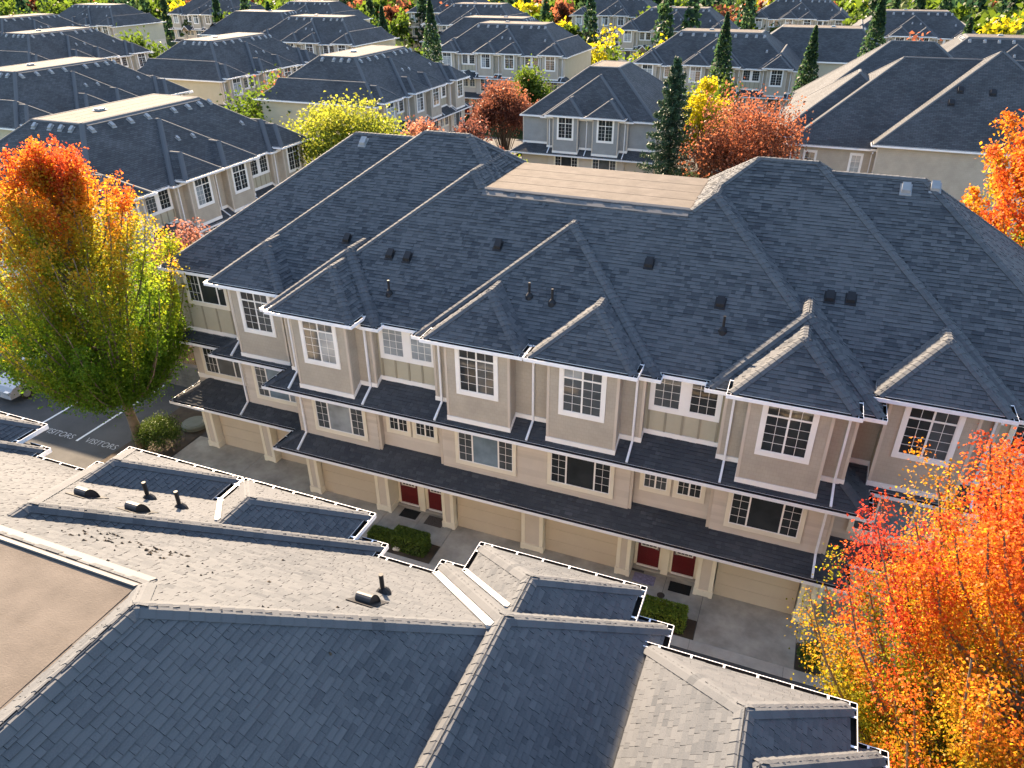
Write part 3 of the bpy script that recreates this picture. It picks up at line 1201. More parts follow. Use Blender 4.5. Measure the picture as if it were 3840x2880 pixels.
    for k, c in enumerate(bays):
        wallbox(root, wallmat, c - 1.18, c + 1.18, -0.43, 1.2, Z3, ZB)
        base_trim(root, c - 1.18, c + 1.18, -0.43, 0.12, zc(-0.43), CM)
        window(root, c, -0.431, 6.83, 8.92, 1.56, 'bay', seed * 31 + k + 1, 0.16, [('glass_dark', 'glass_mid', 'glass_dark', 'glass_dark'), ('glass_mid', 'glass_mid', 'glass_blind', 'glass_mid'), ('glass_mid', 'glass_blind', 'glass_mid', 'glass_mid'), ('glass_dark',)][k] if single_parts else None)
    if singles:
        for s in (-1, 1):
            base_trim(root, s * 3.75, s * 6.22, 0.45, 0.45, zc(0.45), CM, (False, False))
            window(root, s * 4.985, 0.449, 7.13, 8.64, 2.26, 'pair34', seed * 31 + 20 + s, 0.14, (('glass_blind', 'glass_blind') if s < 0 else ('glass_mid', 'glass_dark')) if single_parts else None)
            for k in range(5):
                x = s * 4.985 - 1.1 + 0.55 * k
                mb = MB()
                mb.box(x - 0.035, x + 0.035, 0.425, 0.449, zc(0.45) + 0.12, 7.13)
                mb.build('batten', 'olive_batten', root)
    else:
        for s in (-1, 1):
            base_trim(root, s * 3.75, s * end3, 0.45, 0.45, zc(0.45), CM, (False, False))
    if wings:
        for s in (-1, 1):
            wallbox(root, 'olive', s * 9.9, s * 16.75, 1.8, 13.2, Z3, ZE - 0.02)
            wallbox(root, wallmat, s * 9.9, s * 13.75, 1.47, 2.6, Z3, ZE + 0.02)
            wallbox(root, wallmat, s * 10.75, s * 13.13, 0.9, 2.4, Z3, ZB)
            base_trim(root, s * 10.75, s * 13.13, 0.9, 1.47, zc(0.9, 0.68), CM)
            base_trim(root, s * 10.0, s * 13.75, 1.47, 1.8, zc(1.47, 0.68), CM, (False, True) if s > 0 else (True, False))
            base_trim(root, s * 13.75, s * 16.75, 1.8, 1.8, zc(1.8, 1.24), CM, (False, False))
            window(root, s * 11.94, 0.899, 6.83, 8.92, 1.56, 'bay', seed * 31 + 40 + s, 0.16, ('glass_dark', 'glass_mid') if single_parts else None)
            window(root, s * 15.2, 1.799, 7.13, 8.64, 2.2, 'wide', seed * 31 + 50 + s, 0.14)
            for k in range(4):
                x = s * (14.15 + 0.75 * k)
                mb = MB()
                mb.box(x - 0.035, x + 0.035, 1.775, 1.799, zc(1.8, 1.24) + 0.12, 7.13)
                mb.build('batten', 'olive_batten', root)
    # --- second storey walls
    Z2, Z2t = 2.6, 5.6
    e2 = 10.0 if singles else 6.3
    fronts = [(-3.65, 3.65)] + ([(-10.0, -6.25), (6.25, 10.0)] if singles else [])
    wallbox(root, 'siding', -e2 + 0.02, e2 - 0.02, 0.28, BACK - 0.6, Z2, Z2t, corners=not singles)
    for a, b in fronts:
        wallbox(root, 'siding', a, b, 0.03, 1.0, Z2, Z2t)
        siding_boards(root, a + 0.09, b - 0.09, 0.03, 3.05, 5.45, single_parts)
    if singles:
        for s in (-1, 1):
            siding_boards(root, s * 3.67, s * 6.23, 0.28, 3.2, 5.45, single_parts)
            for q, c in enumerate((4.38, 5.52)):
                window(root, s * c, 0.23, 4.0, 5.3, 1.06, 'small', seed * 31 + 60 + s + 7 * q, 0.12)
    trip = [-1.8, 1.8] + ([-8.0, 8.0] if singles else [])
    for k, c in enumerate(trip):
        window(root, c, -0.02, 3.5, 5.46, 2.42, 'triple', seed * 31 + 80 + k * 3, 0.14, [('glass_mid', 'glass_blue', 'glass_mid'), ('glass_dark',), ('glass_mid', 'glass_blind', 'glass_mid'), ('glass_dark',)][k] if single_parts else None)
    if wings:
        for s in (-1, 1):
            wallbox(root, 'siding', s * 9.8, s * 13.55, 1.2, 2.4, Z2, Z2t)
            siding_boards(root, s * 10.05, s * 13.46, 1.2, 3.05, 5.45, single_parts)
            wallbox(root, 'siding', s * 9.8, s * 16.75, 1.8, 13.3, Z2 - 0.02, Z2t - 0.03)
            window(root, s * 11.8, 1.15, 3.5, 5.46, 2.42, 'triple', seed * 31 + 100 + s, 0.14)
            window(root, s * 15.2, 1.799, 3.65, 5.25, 2.3, 'wide', seed * 31 + 110 + s, 0.14)
            base_trim(root, s * 13.55, s * 16.75, 1.8, 1.8, 2.7 + CM * 1.32, CM, (False, False))
    # --- ground storey
    wallbox(root, 'siding', -e2 + 0.05, e2 - 0.05, 0.78, BACK - 0.7, -0.3, 2.75, corners=False)
    garages = [(0.45, 3.25)] + ([(6.85, 9.55)] if singles else [])
    for s in (-1, 1):
        for a, b in garages:
            mb = MB()
            mb.box(s * a, s * b, 0.28, 0.8, 2.32, 2.78)
            mb.build('header', 'siding', root)
            garage_door(root, s * a, s * b, 0.34)
        post(root, s * 3.55, 0.05, 0.5, 2.62, 0.72)
        if singles:
            post(root, s * 6.5, 0.05, 0.62, 2.62, 0.72)
            post(root, s * 9.84, 0.05, 0.5, 2.62, 0.72)
            front_door(root, s * 3.95, s * 4.76, 0.77, s)
            front_door(root, s * 5.24, s * 6.05, 0.77, -s)
            mb = MB()
            mb.box(s * 4.87, s * 5.13, 0.6, 0.8, 0, 2.7)
            mb.build('pilaster', 'cream', root)
            mb = MB()
            mb.box(s * 6.13 - 0.06, s * 6.13 + 0.06, 0.6, 0.72, 1.75, 2.05)
            mb.build('wall_lamp', 'lamp_black', root)
        else:
            post(root, s * 6.1, 0.05, 0.5, 2.62, 0.72)
            front_door(root, s * 4.3, s * 5.1, 0.77, s)
    post(root, 0, 0.05, 0.86, 2.62, 0.72)
    if wings:
        for s in (-1, 1):
            wallbox(root, 'siding', s * 9.9, s * 16.72, 1.62, 13.3, -0.3, 2.75, corners=False)
            for a, b in ((10.3, 12.75), (13.55, 15.95)):
                garage_door(root, s * a, s * b, 1.6)
            post(root, s * 13.1, 1.22, 0.56, 2.62, 0.45)
            post(root, s * 16.3, 1.22, 0.56, 2.62, 0.45)
            post(root, s * 10.22, 1.22, 0.4, 2.62, 0.45)
    # --- downspouts
    c2y = lambda y: 5.5 + CM * (y + 0.7) + 0.06
    c1y = lambda y: 2.7 + CM * (y + 0.83) + 0.06
    dx = [0.0, 3.5, -3.5] + ([6.47, -6.47, 9.74, -9.74] if singles else [])
    for x in dx:
        yf = 0.05
        z = c2y(yf)
        downspout(root, [(x, -0.3, 8.6), (x, yf, 8.42), (x, yf, z), (x, -0.62, c2y(-0.62))])
    if singles:
        for s in (-1, 1):
            x = s * 9.74
            downspout(root, [(x, -0.62, 5.4), (x, -0.04, 5.2), (x, -0.04, c1y(-0.04)), (x, -0.74, c1y(-0.74))])
            if wings:
                x = s * 13.62
                z = 5.5 + CM * (1.42 - 0.68) + 0.06
                downspout(root, [(x, 0.9, 8.55), (x, 1.42, 8.38), (x, 1.42, z), (x, 0.76, 5.5 + CM * 0.08 + 0.06)])
                downspout(root, [(x, 0.72, 5.4), (x, 1.14, 5.2), (x, 1.14, 2.7 + CM * 0.66 + 0.06), (x, 0.56, 2.7 + CM * 0.08 + 0.06)])
    root['_pm'] = 0
    del root['_pm']
    return root, V, roof


def roof_z(V, x, y):
    return max(q.h(x, y) for q in V)


def box_vent(parent, x, y, z, slope_y, size=0.25, mat='vent_black'):
    v = empty('roof_vent', (x, y, z), 0, parent)
    s = slope_y
    h = size / 2
    mb = MB()
    q = h * 1.35
    mb.hexa([(-q, -q, -q * s), (q, -q, -q * s), (q, q, q * s), (-q, q, q * s), (-q, -q, -q * s + 0.035), (q, -q, -q * s + 0.035), (q, q, q * s + 0.035), (-q, q, q * s + 0.035)])
    mb.build('flange', mat, v)
    mb = MB()
    t = 0.15
    mb.hexa([(-h, -h, -h * s), (h, -h, -h * s), (h, h, h * s), (-h, h, h * s), (-h, -h, -h * s + t), (h, -h, -h * s + t), (h * 0.9, h * 0.9, h * s + t), (-h * 0.9, h * 0.9, h * s + t)])
    mb.build('hood', mat, v)
    return v


def hood_vent(parent, x, y, z, slope_y):
    """round-topped hood"""
    v = empty('roof_vent', (x, y, z), 0, parent)
    mb = MB()
    q = 0.24
    s = slope_y
    mb.hexa([(-q, -q, -q * s), (q, -q, -q * s), (q, q, q * s), (-q, q, q * s), (-q, -q, -q * s + 0.03), (q, -q, -q * s + 0.03), (q, q, q * s + 0.03), (-q, q, q * s + 0.03)])
    mb.build('flange', 'vent_black', v)
    mb = MB()
    n = 10
    vs = []
    for xx in (-0.15, 0.13):
        for k in range(n + 1):
            a = math.pi * k / n
            yy = 0.15 * math.cos(a)
            vs.append((xx, yy, s * yy + 0.02 + 0.2 * math.sin(a)))
    mb.add(vs, [(k, k + 1, k + n + 2, k + n + 1) for k in range(n)] + [tuple(range(n + 1, 2 * n + 2))], 'hood_metal')
    mb.add([(p[0] + (0.02 if i_ <= n else 0), p[1] * 0.94, p[2] * 0.94) for i_, p in enumerate(vs)][:n + 1], [tuple(range(n + 1))[::-1]], 'vent_black')  # black face across the open end, painted as the hood's dark inside
    mb.build('hood', None, v)
    return v


def vent_pipe(parent, x, y, z, h=0.5):
    v = empty('vent_pipe', (x, y, z), 0, parent)
    MB().tube([(0, 0, -0.05), (0, 0, h)], 0.042, 10).build('pipe', 'vent_black', v)
    mb = MB()
    mb.tube([(0, 0, -0.1), (0, 0, 0.04), (0, 0, 0.14)], [0.16, 0.13, 0.05], 10)
    mb.build('flashing', 'vent_black', v)
    return v


MAINX, MAINY = -7.34, 20.2
main, MV, mroof = block('townhouse_block', 'long beige townhouse block with dark shingle roof across the middle of the picture', 'townhouses', (MAINX, MAINY, 0), 0,
                        True, True, True, True, seed=1)
for x, y in ((-8.0, 22.7), (-13.79, 22.46), (-13.06, 22.44), (-16.25, 23.42), (-9.8, 23.24), (-4.39, 23.29), (-1.86, 22.41), (1.31, 23.64), (1.92, 23.67)):
    lx, ly = x - MAINX, y - MAINY
    if (x, y) == (-8.0, 22.7):
        continue
    box_vent(main, lx, ly, roof_z(MV, lx, ly), PM)
for x, y in ((-13.21, 21.23), (-1.61, 21.67), (-7.99, 21.58), (-7.15, 21.49)):
    lx, ly = x - MAINX, y - MAINY
    vent_pipe(main, lx, ly, roof_z(MV, lx, ly))
for x, y in ((-17.74, 27.6), (3.09, 27.6), (3.95, 27.75)):
    lx, ly = x - MAINX, y - MAINY
    box_vent(main, lx, ly, roof_z(MV, lx, ly), PM, 0.27, 'vent_metal')

FX, FY = -11.45, 10.05
fore, FV, froof = block('townhouse_block', 'near townhouse block whose sunlit shingle roof fills the lower left corner', 'townhouses', (FX, FY, 0), math.pi,
                        True, True, False, True, seed=2, low_wings=True, cs={-1: 8.1, 1: 8.42})
for x, y in ((-11.98, 7.54), (-10.76, 7.59), (-5.43, 7.16)):
    lx, ly = -(x - FX), -(y - FY)
    hood_vent(fore, lx, ly, roof_z(FV, lx, ly), PM)
for x, y in ((-11.72, 8.59), (-10.88, 8.6), (-5.57, 7.81)):
    lx, ly = -(x - FX), -(y - FY)
    vent_pipe(fore, lx, ly, roof_z(FV, lx, ly), 0.45)



def valley(parent, P, Q, wd=0.11):
    """folded metal strip lying in a roof valley from P up to Q; each side follows its own slope"""
    P, Q = Vector(P), Vector(Q)
    d = (Q - P).normalized()
    side = Vector((d.y, -d.x, 0)).normalized()
    up = side.cross(d).normalized()
    if up.z < 0:
        up = -up
    mb = MB()
    vs = []
    for p in (P, Q):
        vs += [p - side * wd + up * (wd * 0.45 + 0.05), p + up * 0.045, p + side * wd + up * (wd * 0.45 + 0.05), p - side * wd, p + side * wd]
    mb.add(vs, [(0, 1, 6, 5), (1, 2, 7, 6), (3, 0, 5, 8), (2, 4, 9, 7), (0, 3, 4, 2, 1), (5, 6, 7, 9, 8)])
    return mb.build('valley_flashing', 'valley_metal', parent)


for xe, n, yo, ze_, wd in ((-5.64, 2.3, 0.0, ZE, 0.075), (-6.315, 1.65, -0.037, ZB, 0.06), (-0.065, 1.65, -0.037, ZB, 0.06)):
    valley(fore, (xe - 0.05, yo + 0.05, ze_ + 0.037), (xe - n, yo + n, ze_ + PM * n), wd)
# blown debris and moss below the projection on the near roof
rng_ = np.random.default_rng(77)
mm = MB()
for k in range(70):
    x = -10.4 + 1.9 * rng_.random()
    y = 6.5 - 0.42 * (x + 10.4) * -0.15 - abs(rng_.normal()) * 0.42
    if k > 55:
        x, y = -10.5 + 5.5 * rng_.random(), 5.4 + 2.6 * rng_.random()
    lx, ly = FX - x, FY - y
    z = roof_z(FV, lx, ly)
    if z < 0:
        continue
    r_ = 0.018 + 0.022 * rng_.random()
    a_ = rng_.random() * 6.28
    ring = [(lx + r_ * (1.3 if q % 2 else 0.8) * math.cos(a_ + q * 1.05), ly + r_ * math.sin(a_ + q * 1.05), 0) for q in range(6)]
    vs = [(p[0], p[1], roof_z(FV, p[0], p[1]) + 0.015) for p in ring] + [(lx, ly, z + 0.05)]
    mm.add(vs, [(q, (q + 1) % 6, 6) for q in range(6)])
tag(mm.build('debris', 'earth', fore), kind='stuff')

# ------------------------------------------------------------------ ground
def gz(x, y):
    a = min(1, max(0, (y - 27) / 7))
    b = min(1, max(0, (-35.2 - x) / 2.0)) if y > 26 else 0
    t = max(a, b)
    t = t * t * (3 - 2 * t)
    return -0.03 - 1.5 * t


def sheet(name, xs, ys, zf, mat, kind='structure', parent=None):
    mb = MB()
    vs = [(x, y, zf(x, y)) for y in ys for x in xs]
    n = len(xs)
    mb.add(vs, [(j * n + i, j * n + i + 1, (j + 1) * n + i + 1, (j + 1) * n + i) for j in range(len(ys) - 1) for i in range(n - 1)])
    o = mb.build(name, mat, parent, smooth=True)
    return tag(o, kind=kind)


gxs = [-900, -400, -200, -100, -60] + [-45 + k for k in range(0, 66, 1)] + [30, 60, 120, 250, 500, 900]
gys = [-300, -100, -40] + [-20 + 2 * k for k in range(22)] + [24.5 + 0.75 * k for k in range(18)] + [42, 50, 60, 80, 110, 150, 220, 400, 800, 1500]
sheet('ground', gxs, gys, gz, 'ground')
lane = sheet('lane', [-60, -34.5, -25.0, 2.4, 45], [2, 11, 17.8, 18.6, 25.35], lambda x, y: 0.0 - (0.0 if x > -40 else 0), 'asphalt')
tag(lane, kind='structure')
sheet('road', [-34.0, -27.5], [36, 60, 90, 140, 220], lambda x, y: -1.50, 'asphalt')
sheet('road', [-27.4, 60], [68.5, 76], lambda x, y: -1.495, 'asphalt') if False else None
sheet('road', [-27.3, -10, 10, 60], [46, 50, 54.5], lambda x, y: -1.50, 'asphalt')
sheet('road', [-160, -60, 60, 160], [86, 90, 95], lambda x, y: -1.50, 'asphalt')
sheet('road', [-200, -60, 60, 200], [128, 132, 137], lambda x, y: -1.50, 'asphalt')

for x in (-30.2, -33.1):
    mb = MB()
    mb.box(x - 0.06, x + 0.06, 19.45, 25.1, 0.002, 0.006)
    mb.build('parking_line', 'paint', lane)


def lettering(txt, x, y, length, h, z):
    cu = bpy.data.curves.new('lettering', 'FONT')
    cu.body = txt
    cu.size = 1
    cu.align_x = 'CENTER'
    cu.align_y = 'CENTER'
    cu.extrude = 0.002
    cu.offset = -0.012
    tmp = bpy.data.objects.new('tmp', cu)
    COL.objects.link(tmp)
    dg = bpy.context.evaluated_depsgraph_get()
    me = bpy.data.meshes.new_from_object(tmp.evaluated_get(dg))
    bpy.data.objects.remove(tmp, do_unlink=True)
    me.name = 'lettering'
    xs = [v.co.x for v in me.vertices]
    ys = [v.co.y for v in me.vertices]
    sx = length / (max(xs) - min(xs))
    sy = h / (max(ys) - min(ys))
    for v in me.vertices:
        v.co.x *= sx
        v.co.y *= sy
    me.materials.clear()
    me.materials.append(MAT['letter_paint'])
    o = bpy.data.objects.new('lettering', me)
    o.location = (x, y, z)
    o.parent = lane
    COL.objects.link(o)


lettering('VISITORS', -31.55, 19.62, 1.95, 0.36, 0.005)
lettering('VISITORS', -28.88, 19.68, 1.9, 0.36, 0.005)

# concrete aprons, slab by slab
drive = empty('driveway', (0, 0, 0))
tag(drive, kind='structure')
JX = [-24.92, -21.1, -17.35]
for a, b in zip(JX, JX[1:]):
    for c, d in ((18.12, 20.0), (20.0, 21.9)):
        mb = MB()
        mb.box(a + 0.008, b - 0.008, c + 0.006, d - 0.006, -0.05, 0.03)
        mb.build('slab', 'concrete', drive)
for a, b, c, d in ((-17.35, -13.7, 18.12, 20.62), (-10.72, -7.34, 18.12, 20.62), (-7.34, -3.05, 18.12, 20.62), (-0.8, 2.42, 18.12, 20.62),
                   (-13.7, -12.2, 19.17, 21.0), (-12.2, -10.72, 19.17, 21.0), (-3.05, -2.2, 19.02, 21.0), (-2.2, -0.8, 19.02, 21.0), (2.42, 3.2, 19.3, 21.9), (3.2, 6.2, 18.12, 21.9), (6.2, 9.6, 18.12, 21.9)):
    mb = MB()
    mb.box(a + 0.008, b - 0.008, c + 0.006, d - 0.006, -0.05, 0.031)
    mb.build('slab', 'concrete', drive)
kerb = empty('kerb', (0, 0, 0))
tag(kerb, kind='structure')
x = -24.9
while x < 10:
    mb = MB()
    mb.hexa([(x + 0.005, 17.72, 0.002), (x + 2.995, 17.72, 0.002), (x + 2.995, 18.115, 0.002), (x + 0.005, 18.115, 0.002),
             (x + 0.005, 17.74, 0.012), (x + 2.995, 17.74, 0.012), (x + 2.995, 18.115, 0.06), (x + 0.005, 18.115, 0.06)])
    mb.build('kerb_stone', 'kerb', kerb)
    x += 3
for a, b, c, d in ((-27.7, -24.95, 18.3, 23.6), (-13.68, -10.74, 18.13, 19.15), (-3.03, -0.82, 18.13, 19.0), (2.45, 3.18, 18.13, 19.28), (4.4, 8.0, 11.6, 13.7)):
    n = 8
    sheet('planting_bed', [a + (b - a) * k / n for k in range(n + 1)], [c + (d - c) * k / n for k in range(n + 1)],
          lambda x, y: 0.05 + 0.05 * math.sin(x * 3.1) * math.sin(y * 4.3) * 0.5, 'earth')

# ------------------------------------------------------------------ foliage
def leaf_obj(name, pos, size, col, parent, mat='leaf', upb=0.6, rng=None, aspect=0.8):
    rng = rng or NP
    n = len(pos)
    nrm = rng.normal(size=(n, 3))
    nrm[:, 2] = np.abs(nrm[:, 2]) * 0.6 + upb * rng.random(n)
    nrm /= np.linalg.norm(nrm, axis=1)[:, None]
    t = rng.normal(size=(n, 3))
    t -= nrm * (t * nrm).sum(1)[:, None]
    t /= np.linalg.norm(t, axis=1)[:, None]
    b = np.cross(nrm, t)
    s = size[:, None]
    fold = nrm * s * 0.18
    v = np.empty((n, 4, 3))
    v[:, 0] = pos - t * s * 0.5
    v[:, 1] = pos + b * s * aspect * 0.5 + fold + t * s * 0.05
    v[:, 2] = pos + t * s * 0.55
    v[:, 3] = pos - b * s * aspect * 0.5 + fold + t * s * 0.05
    me = bpy.data.meshes.new(name)
    me.vertices.add(n * 4)
    me.vertices.foreach_set('co', v.reshape(-1))
    me.loops.add(n * 4)
    me.loops.foreach_set('vertex_index', np.arange(n * 4, dtype=np.int32))
    me.polygons.add(n)
    me.polygons.foreach_set('loop_start', np.arange(0, n * 4, 4, dtype=np.int32))
    me.polygons.foreach_set('loop_total', np.full(n, 4, dtype=np.int32))
    a = me.attributes.new('leafcol', 'FLOAT_COLOR', 'POINT')
    c4 = np.ones((n, 4, 4), dtype=np.float32)
    c4[:, :, :3] = col[:, None, :]
    a.data.foreach_set('color', c4.reshape(-1))
    me.update(calc_edges=True)
    me.materials.append(MAT[mat])
    o = bpy.data.objects.new(name, me)
    o.parent = parent
    COL.objects.link(o)
    return o


def ramp(pal, t):
    """palette colour per value in t"""
    pal = np.array(pal)
    t = np.clip(t, 0, 0.9999) * (len(pal) - 1)
    i = t.astype(int)
    f = (t - i)[:, None]
    return pal[i] * (1 - f) + pal[np.minimum(i + 1, len(pal) - 1)] * f


def maple(name, label, loc, H, rc, z0, nl, nleaf, leaf, pal, seed, lean=(0, 0), cat='tree', group=None, upright=0.75, mix=0.18, bark='bark', trunk_r=0.2, width_at=0.35, tshift=0.0, bend=(0, 0), envp=0.62, dens=1.0, hw=1.0, low=0.72):
    rng = np.random.default_rng(seed)
    root = empty(name, loc)
    tag(root, label, cat, group)
    wood = MB()
    top = np.array([lean[0], lean[1], H * 0.9])
    tp = []
    for k in range(9):
        f = k / 8
        tp.append((top[0] * f + bend[0] * math.sin(f * 3.1) + 0.06 * math.sin(5 * f + seed), top[1] * f + bend[1] * math.sin(f * 3.1) + 0.06 * math.cos(4 * f), H * 0.9 * f))
    wood.tube(tp, [trunk_r * (1 - f / 8.6) ** 0.8 + 0.015 + (0.06 if f == 0 else 0) for f in range(9)], 10)
    P, T, L_, S = [], [], [], []
    per = max(20, nleaf // nl)

    def trunk_at(z):
        f = min(1, z / (H * 0.9)) * 8
        i = min(7, int(f))
        a, b = np.array(tp[i]), np.array(tp[i + 1])
        return a + (b - a) * (f - i)
    for i in range(nl):
        u = (i + 0.5) / nl
        az = i * 2.39996 + rng.normal() * 0.25
        # where the limb's tip sits in the crown
        ft = u ** 0.85
        ft = min(1, max(0, ft + rng.normal() * 0.04))
        if ft < width_at:
            env = low + (1 - low) * math.sin(ft / width_at * math.pi / 2)
        else:
            env = math.cos((ft - width_at) / (1 - width_at) * math.pi / 2) ** envp
        r_ = rc * env * (0.62 + 0.42 * rng.random())
        zt = z0 + (H - z0) * ft
        zs = max(z0 * 0.75, zt - r_ * upright * (0.9 + 0.5 * rng.random()) - 0.6)
        zs = min(zs, H * 0.86)
        st = trunk_at(zs)
        cen = trunk_at(min(zt, H * 0.88))
        en = np.array([cen[0] + r_ * math.cos(az), cen[1] + r_ * math.sin(az), zt])
        ctrl = st + (en - st) * np.array([0.7, 0.7, 0.22])
        ts = np.linspace(0, 1, 6)
        path = [(1 - q) ** 2 * st + 2 * q * (1 - q) * ctrl + q * q * en for q in ts]
        wood.tube(path, [0.055 * (1 - 0.8 * q) * (trunk_r / 0.2) + 0.006 for q in ts], 5, cap=False)
        k = rng.normal() * 1.0
        twigs = [(path, 1.0, 0.26)]
        for j in range(9):
            q = 0.25 + 0.72 * rng.random()
            p0 = (1 - q) ** 2 * st + 2 * q * (1 - q) * ctrl + q * q * en
            ln = (0.55 + 0.7 * rng.random()) * rc * 0.27 * (1.15 - 0.5 * q)
            da = az + rng.normal() * 1.0
            dv = np.array([math.cos(da) * 0.75, math.sin(da) * 0.75, 0.25 + upright * 0.75 + 0.25 * rng.normal()])
            dv /= np.linalg.norm(dv)
            p1 = p0 + dv * ln * 0.55
            p2 = p0 + dv * ln + np.array([0, 0, ln * 0.22])
            twigs.append(([p0, p1, p2], 0.75, 0.2))
        tot = sum(w_ for _, w_, _ in twigs)
        for pa, w_, sg in twigs:
            m = max(4, int(per * w_ / tot))
            q = rng.random(m) ** 0.8
            if len(pa) == 6:
                q = 0.2 + 0.8 * q
            pa = np.array(pa)
            x = q * (len(pa) - 1)
            ii = np.minimum(x.astype(int), len(pa) - 2)
            fr = (x - ii)[:, None]
            pp = pa[ii] * (1 - fr) + pa[ii + 1] * fr
            sig = (sg * (1.25 - 0.85 * q))[:, None] * (rc / 4.0) * dens
            pp = pp + rng.normal(size=(m, 3)) * sig
            P.append(pp)
            T.append(np.full(m, k) + 0.35 * rng.normal())
            L_.append(q)
    P = np.concatenate(P)
    T = np.concatenate(T)
    q = np.concatenate(L_)
    fh = np.clip((P[:, 2] - z0) / (H - z0), 0, 1)
    tv = fh * hw + mix * T + 0.10 * (q - 0.5) + tshift + 0.05 * rng.normal(size=len(P))
    col = ramp(pal, tv)
    col *= (0.8 + 0.4 * rng.random(len(P)))[:, None]
    sz = leaf * (0.65 + 0.7 * rng.random(len(P)))
    wood.build('trunk', bark, root, smooth=True)
    leaf_obj('crown', P, sz, np.clip(col, 0, 1), root, 'leaf', 0.5, rng)
    return root


GREEN = [(0.045, 0.085, 0.010), (0.065, 0.11, 0.012), (0.10, 0.15, 0.013)]
FALL = [(0.12, 0.23, 0.016), (0.14, 0.25, 0.016), (0.19, 0.28, 0.016), (0.28, 0.31, 0.017), (0.38, 0.30, 0.015), (0.55, 0.26, 0.015), (0.58, 0.16, 0.016), (0.55, 0.085, 0.022)]
FALL2 = [(0.17, 0.22, 0.014), (0.28, 0.28, 0.016), (0.42, 0.30, 0.016), (0.55, 0.25, 0.015), (0.58, 0.16, 0.016), (0.58, 0.10, 0.018), (0.55, 0.065, 0.022), (0.52, 0.05, 0.03)]
PLUM = [(0.05, 0.018, 0.016), (0.085, 0.03, 0.024), (0.16, 0.06, 0.04)]
RUST = [(0.05, 0.035, 0.012), (0.13, 0.05, 0.024), (0.24, 0.085, 0.04), (0.32, 0.10, 0.05)]
YEL = [(0.20, 0.24, 0.015), (0.40, 0.38, 0.012), (0.5, 0.40, 0.012)]
LIME = [(0.07, 0.12, 0.012), (0.16, 0.20, 0.02), (0.30, 0.30, 0.03)]
PINK = [(0.10, 0.05, 0.03), (0.26, 0.10, 0.06), (0.34, 0.14, 0.08)]

maple('maple_tree', 'large autumn maple green below and orange on top beside the visitor parking', (-26.85, 20.15, 0.05), 13.4, 4.6, 3.3, 170, 150000, 0.10, FALL, 3,
      lean=(-0.5, -0.1), trunk_r=0.21, mix=0.10, tshift=-0.07, upright=1.3, width_at=0.42, envp=0.68, dens=1.0, low=0.38)
maple('maple_tree', 'red and orange maple in front of the garages at the lower right edge', (6.5, 12.7, 0.05), 12.5, 5.0, 3.0, 200, 300000, 0.062, FALL2, 15,
      lean=(-0.1, 0.2), trunk_r=0.2, mix=0.17, upright=1.0, tshift=0.10, dens=0.95, width_at=0.45, envp=0.5, hw=0.62)
maple('maple_tree', 'orange and yellow maple rising behind the right end of the middle block', (11.8, 40.0, -1.5), 18.3, 5.5, 4.0, 90, 90000, 0.15, FALL2, 12, trunk_r=0.2, mix=0.17, tshift=0.16, dens=0.9, hw=0.6)


def bushy(name, label, loc, H, rx, ry, nleaf, leaf, pal, seed, z0=0.3, cat='tree', trunk=True, group=None, clumps=26, mat='leaf', bark='bark_dark', flat=False):
    """broad crown of leaf clumps on a short branching trunk"""
    rng = np.random.default_rng(seed)
    root = empty(name, loc)
    tag(root, label, cat, group)
    P, T = [], []
    wood = MB()
    cz = z0 + (H - z0) * 0.45
    if trunk:
        wood.tube([(0, 0, 0), (0.05, 0.02, z0), (0, 0, cz)], [0.16, 0.12, 0.06], 8)
    for i in range(clumps):
        d = rng.normal(size=3)
        d /= np.linalg.norm(d)
        if d[2] < -0.25:
            d[2] *= -0.6
        rr = 0.45 + 0.5 * rng.random() ** 0.6
        c = np.array([d[0] * rx * rr, d[1] * ry * rr, cz + d[2] * (H - cz) * rr * (1 if d[2] > 0 else 0.9)])
        if trunk:
            wood.tube([(0, 0, z0 * 0.8), tuple(c * np.array([0.5, 0.5, 1]) - np.array([0, 0, (c[2] - z0) * 0.35])), tuple(c)], [0.05, 0.035, 0.01], 5, cap=False)
        m = max(8, nleaf // clumps)
        sg = 0.24 * (rx + ry) / 2 * (0.7 + 0.6 * rng.random())
        off = rng.normal(size=(m, 3)) * np.array([sg, sg, sg * (0.35 if flat else 0.7)])
        off = np.clip(off, -1.7 * sg, 1.7 * sg)
        P.append(c + off)
        T.append(np.full(m, rng.normal() * 0.13))
    P = np.concatenate(P)
    T = np.concatenate(T)
    P[:, 2] = np.maximum(P[:, 2], 0.05)
    fh = np.clip((P[:, 2] - z0) / (H - z0), 0, 1)
    col = ramp(pal, fh * 0.8 + 0.1 + T + 0.1 * rng.normal(size=len(P)))
    col *= (0.8 + 0.4 * rng.random(len(P)))[:, None]
    if trunk:
        wood.build('trunk', bark, root, smooth=True)
        leaf_obj('crown', P, leaf * (0.65 + 0.7 * rng.random(len(P))), col, root, mat, 0.6, rng)
    else:
        st = MB()
        for k in range(6):
            a = k * 1.05
            st.tube([(0.05 * math.cos(a), 0.05 * math.sin(a), -0.05), (rx * 0.4 * math.cos(a), ry * 0.4 * math.sin(a), H * 0.55)], [0.02, 0.008], 5)
        st.build('stem', bark, root)
        leaf_obj('foliage', P, leaf * (0.65 + 0.7 * rng.random(len(P))), col, root, mat, 0.6, rng)
    return root


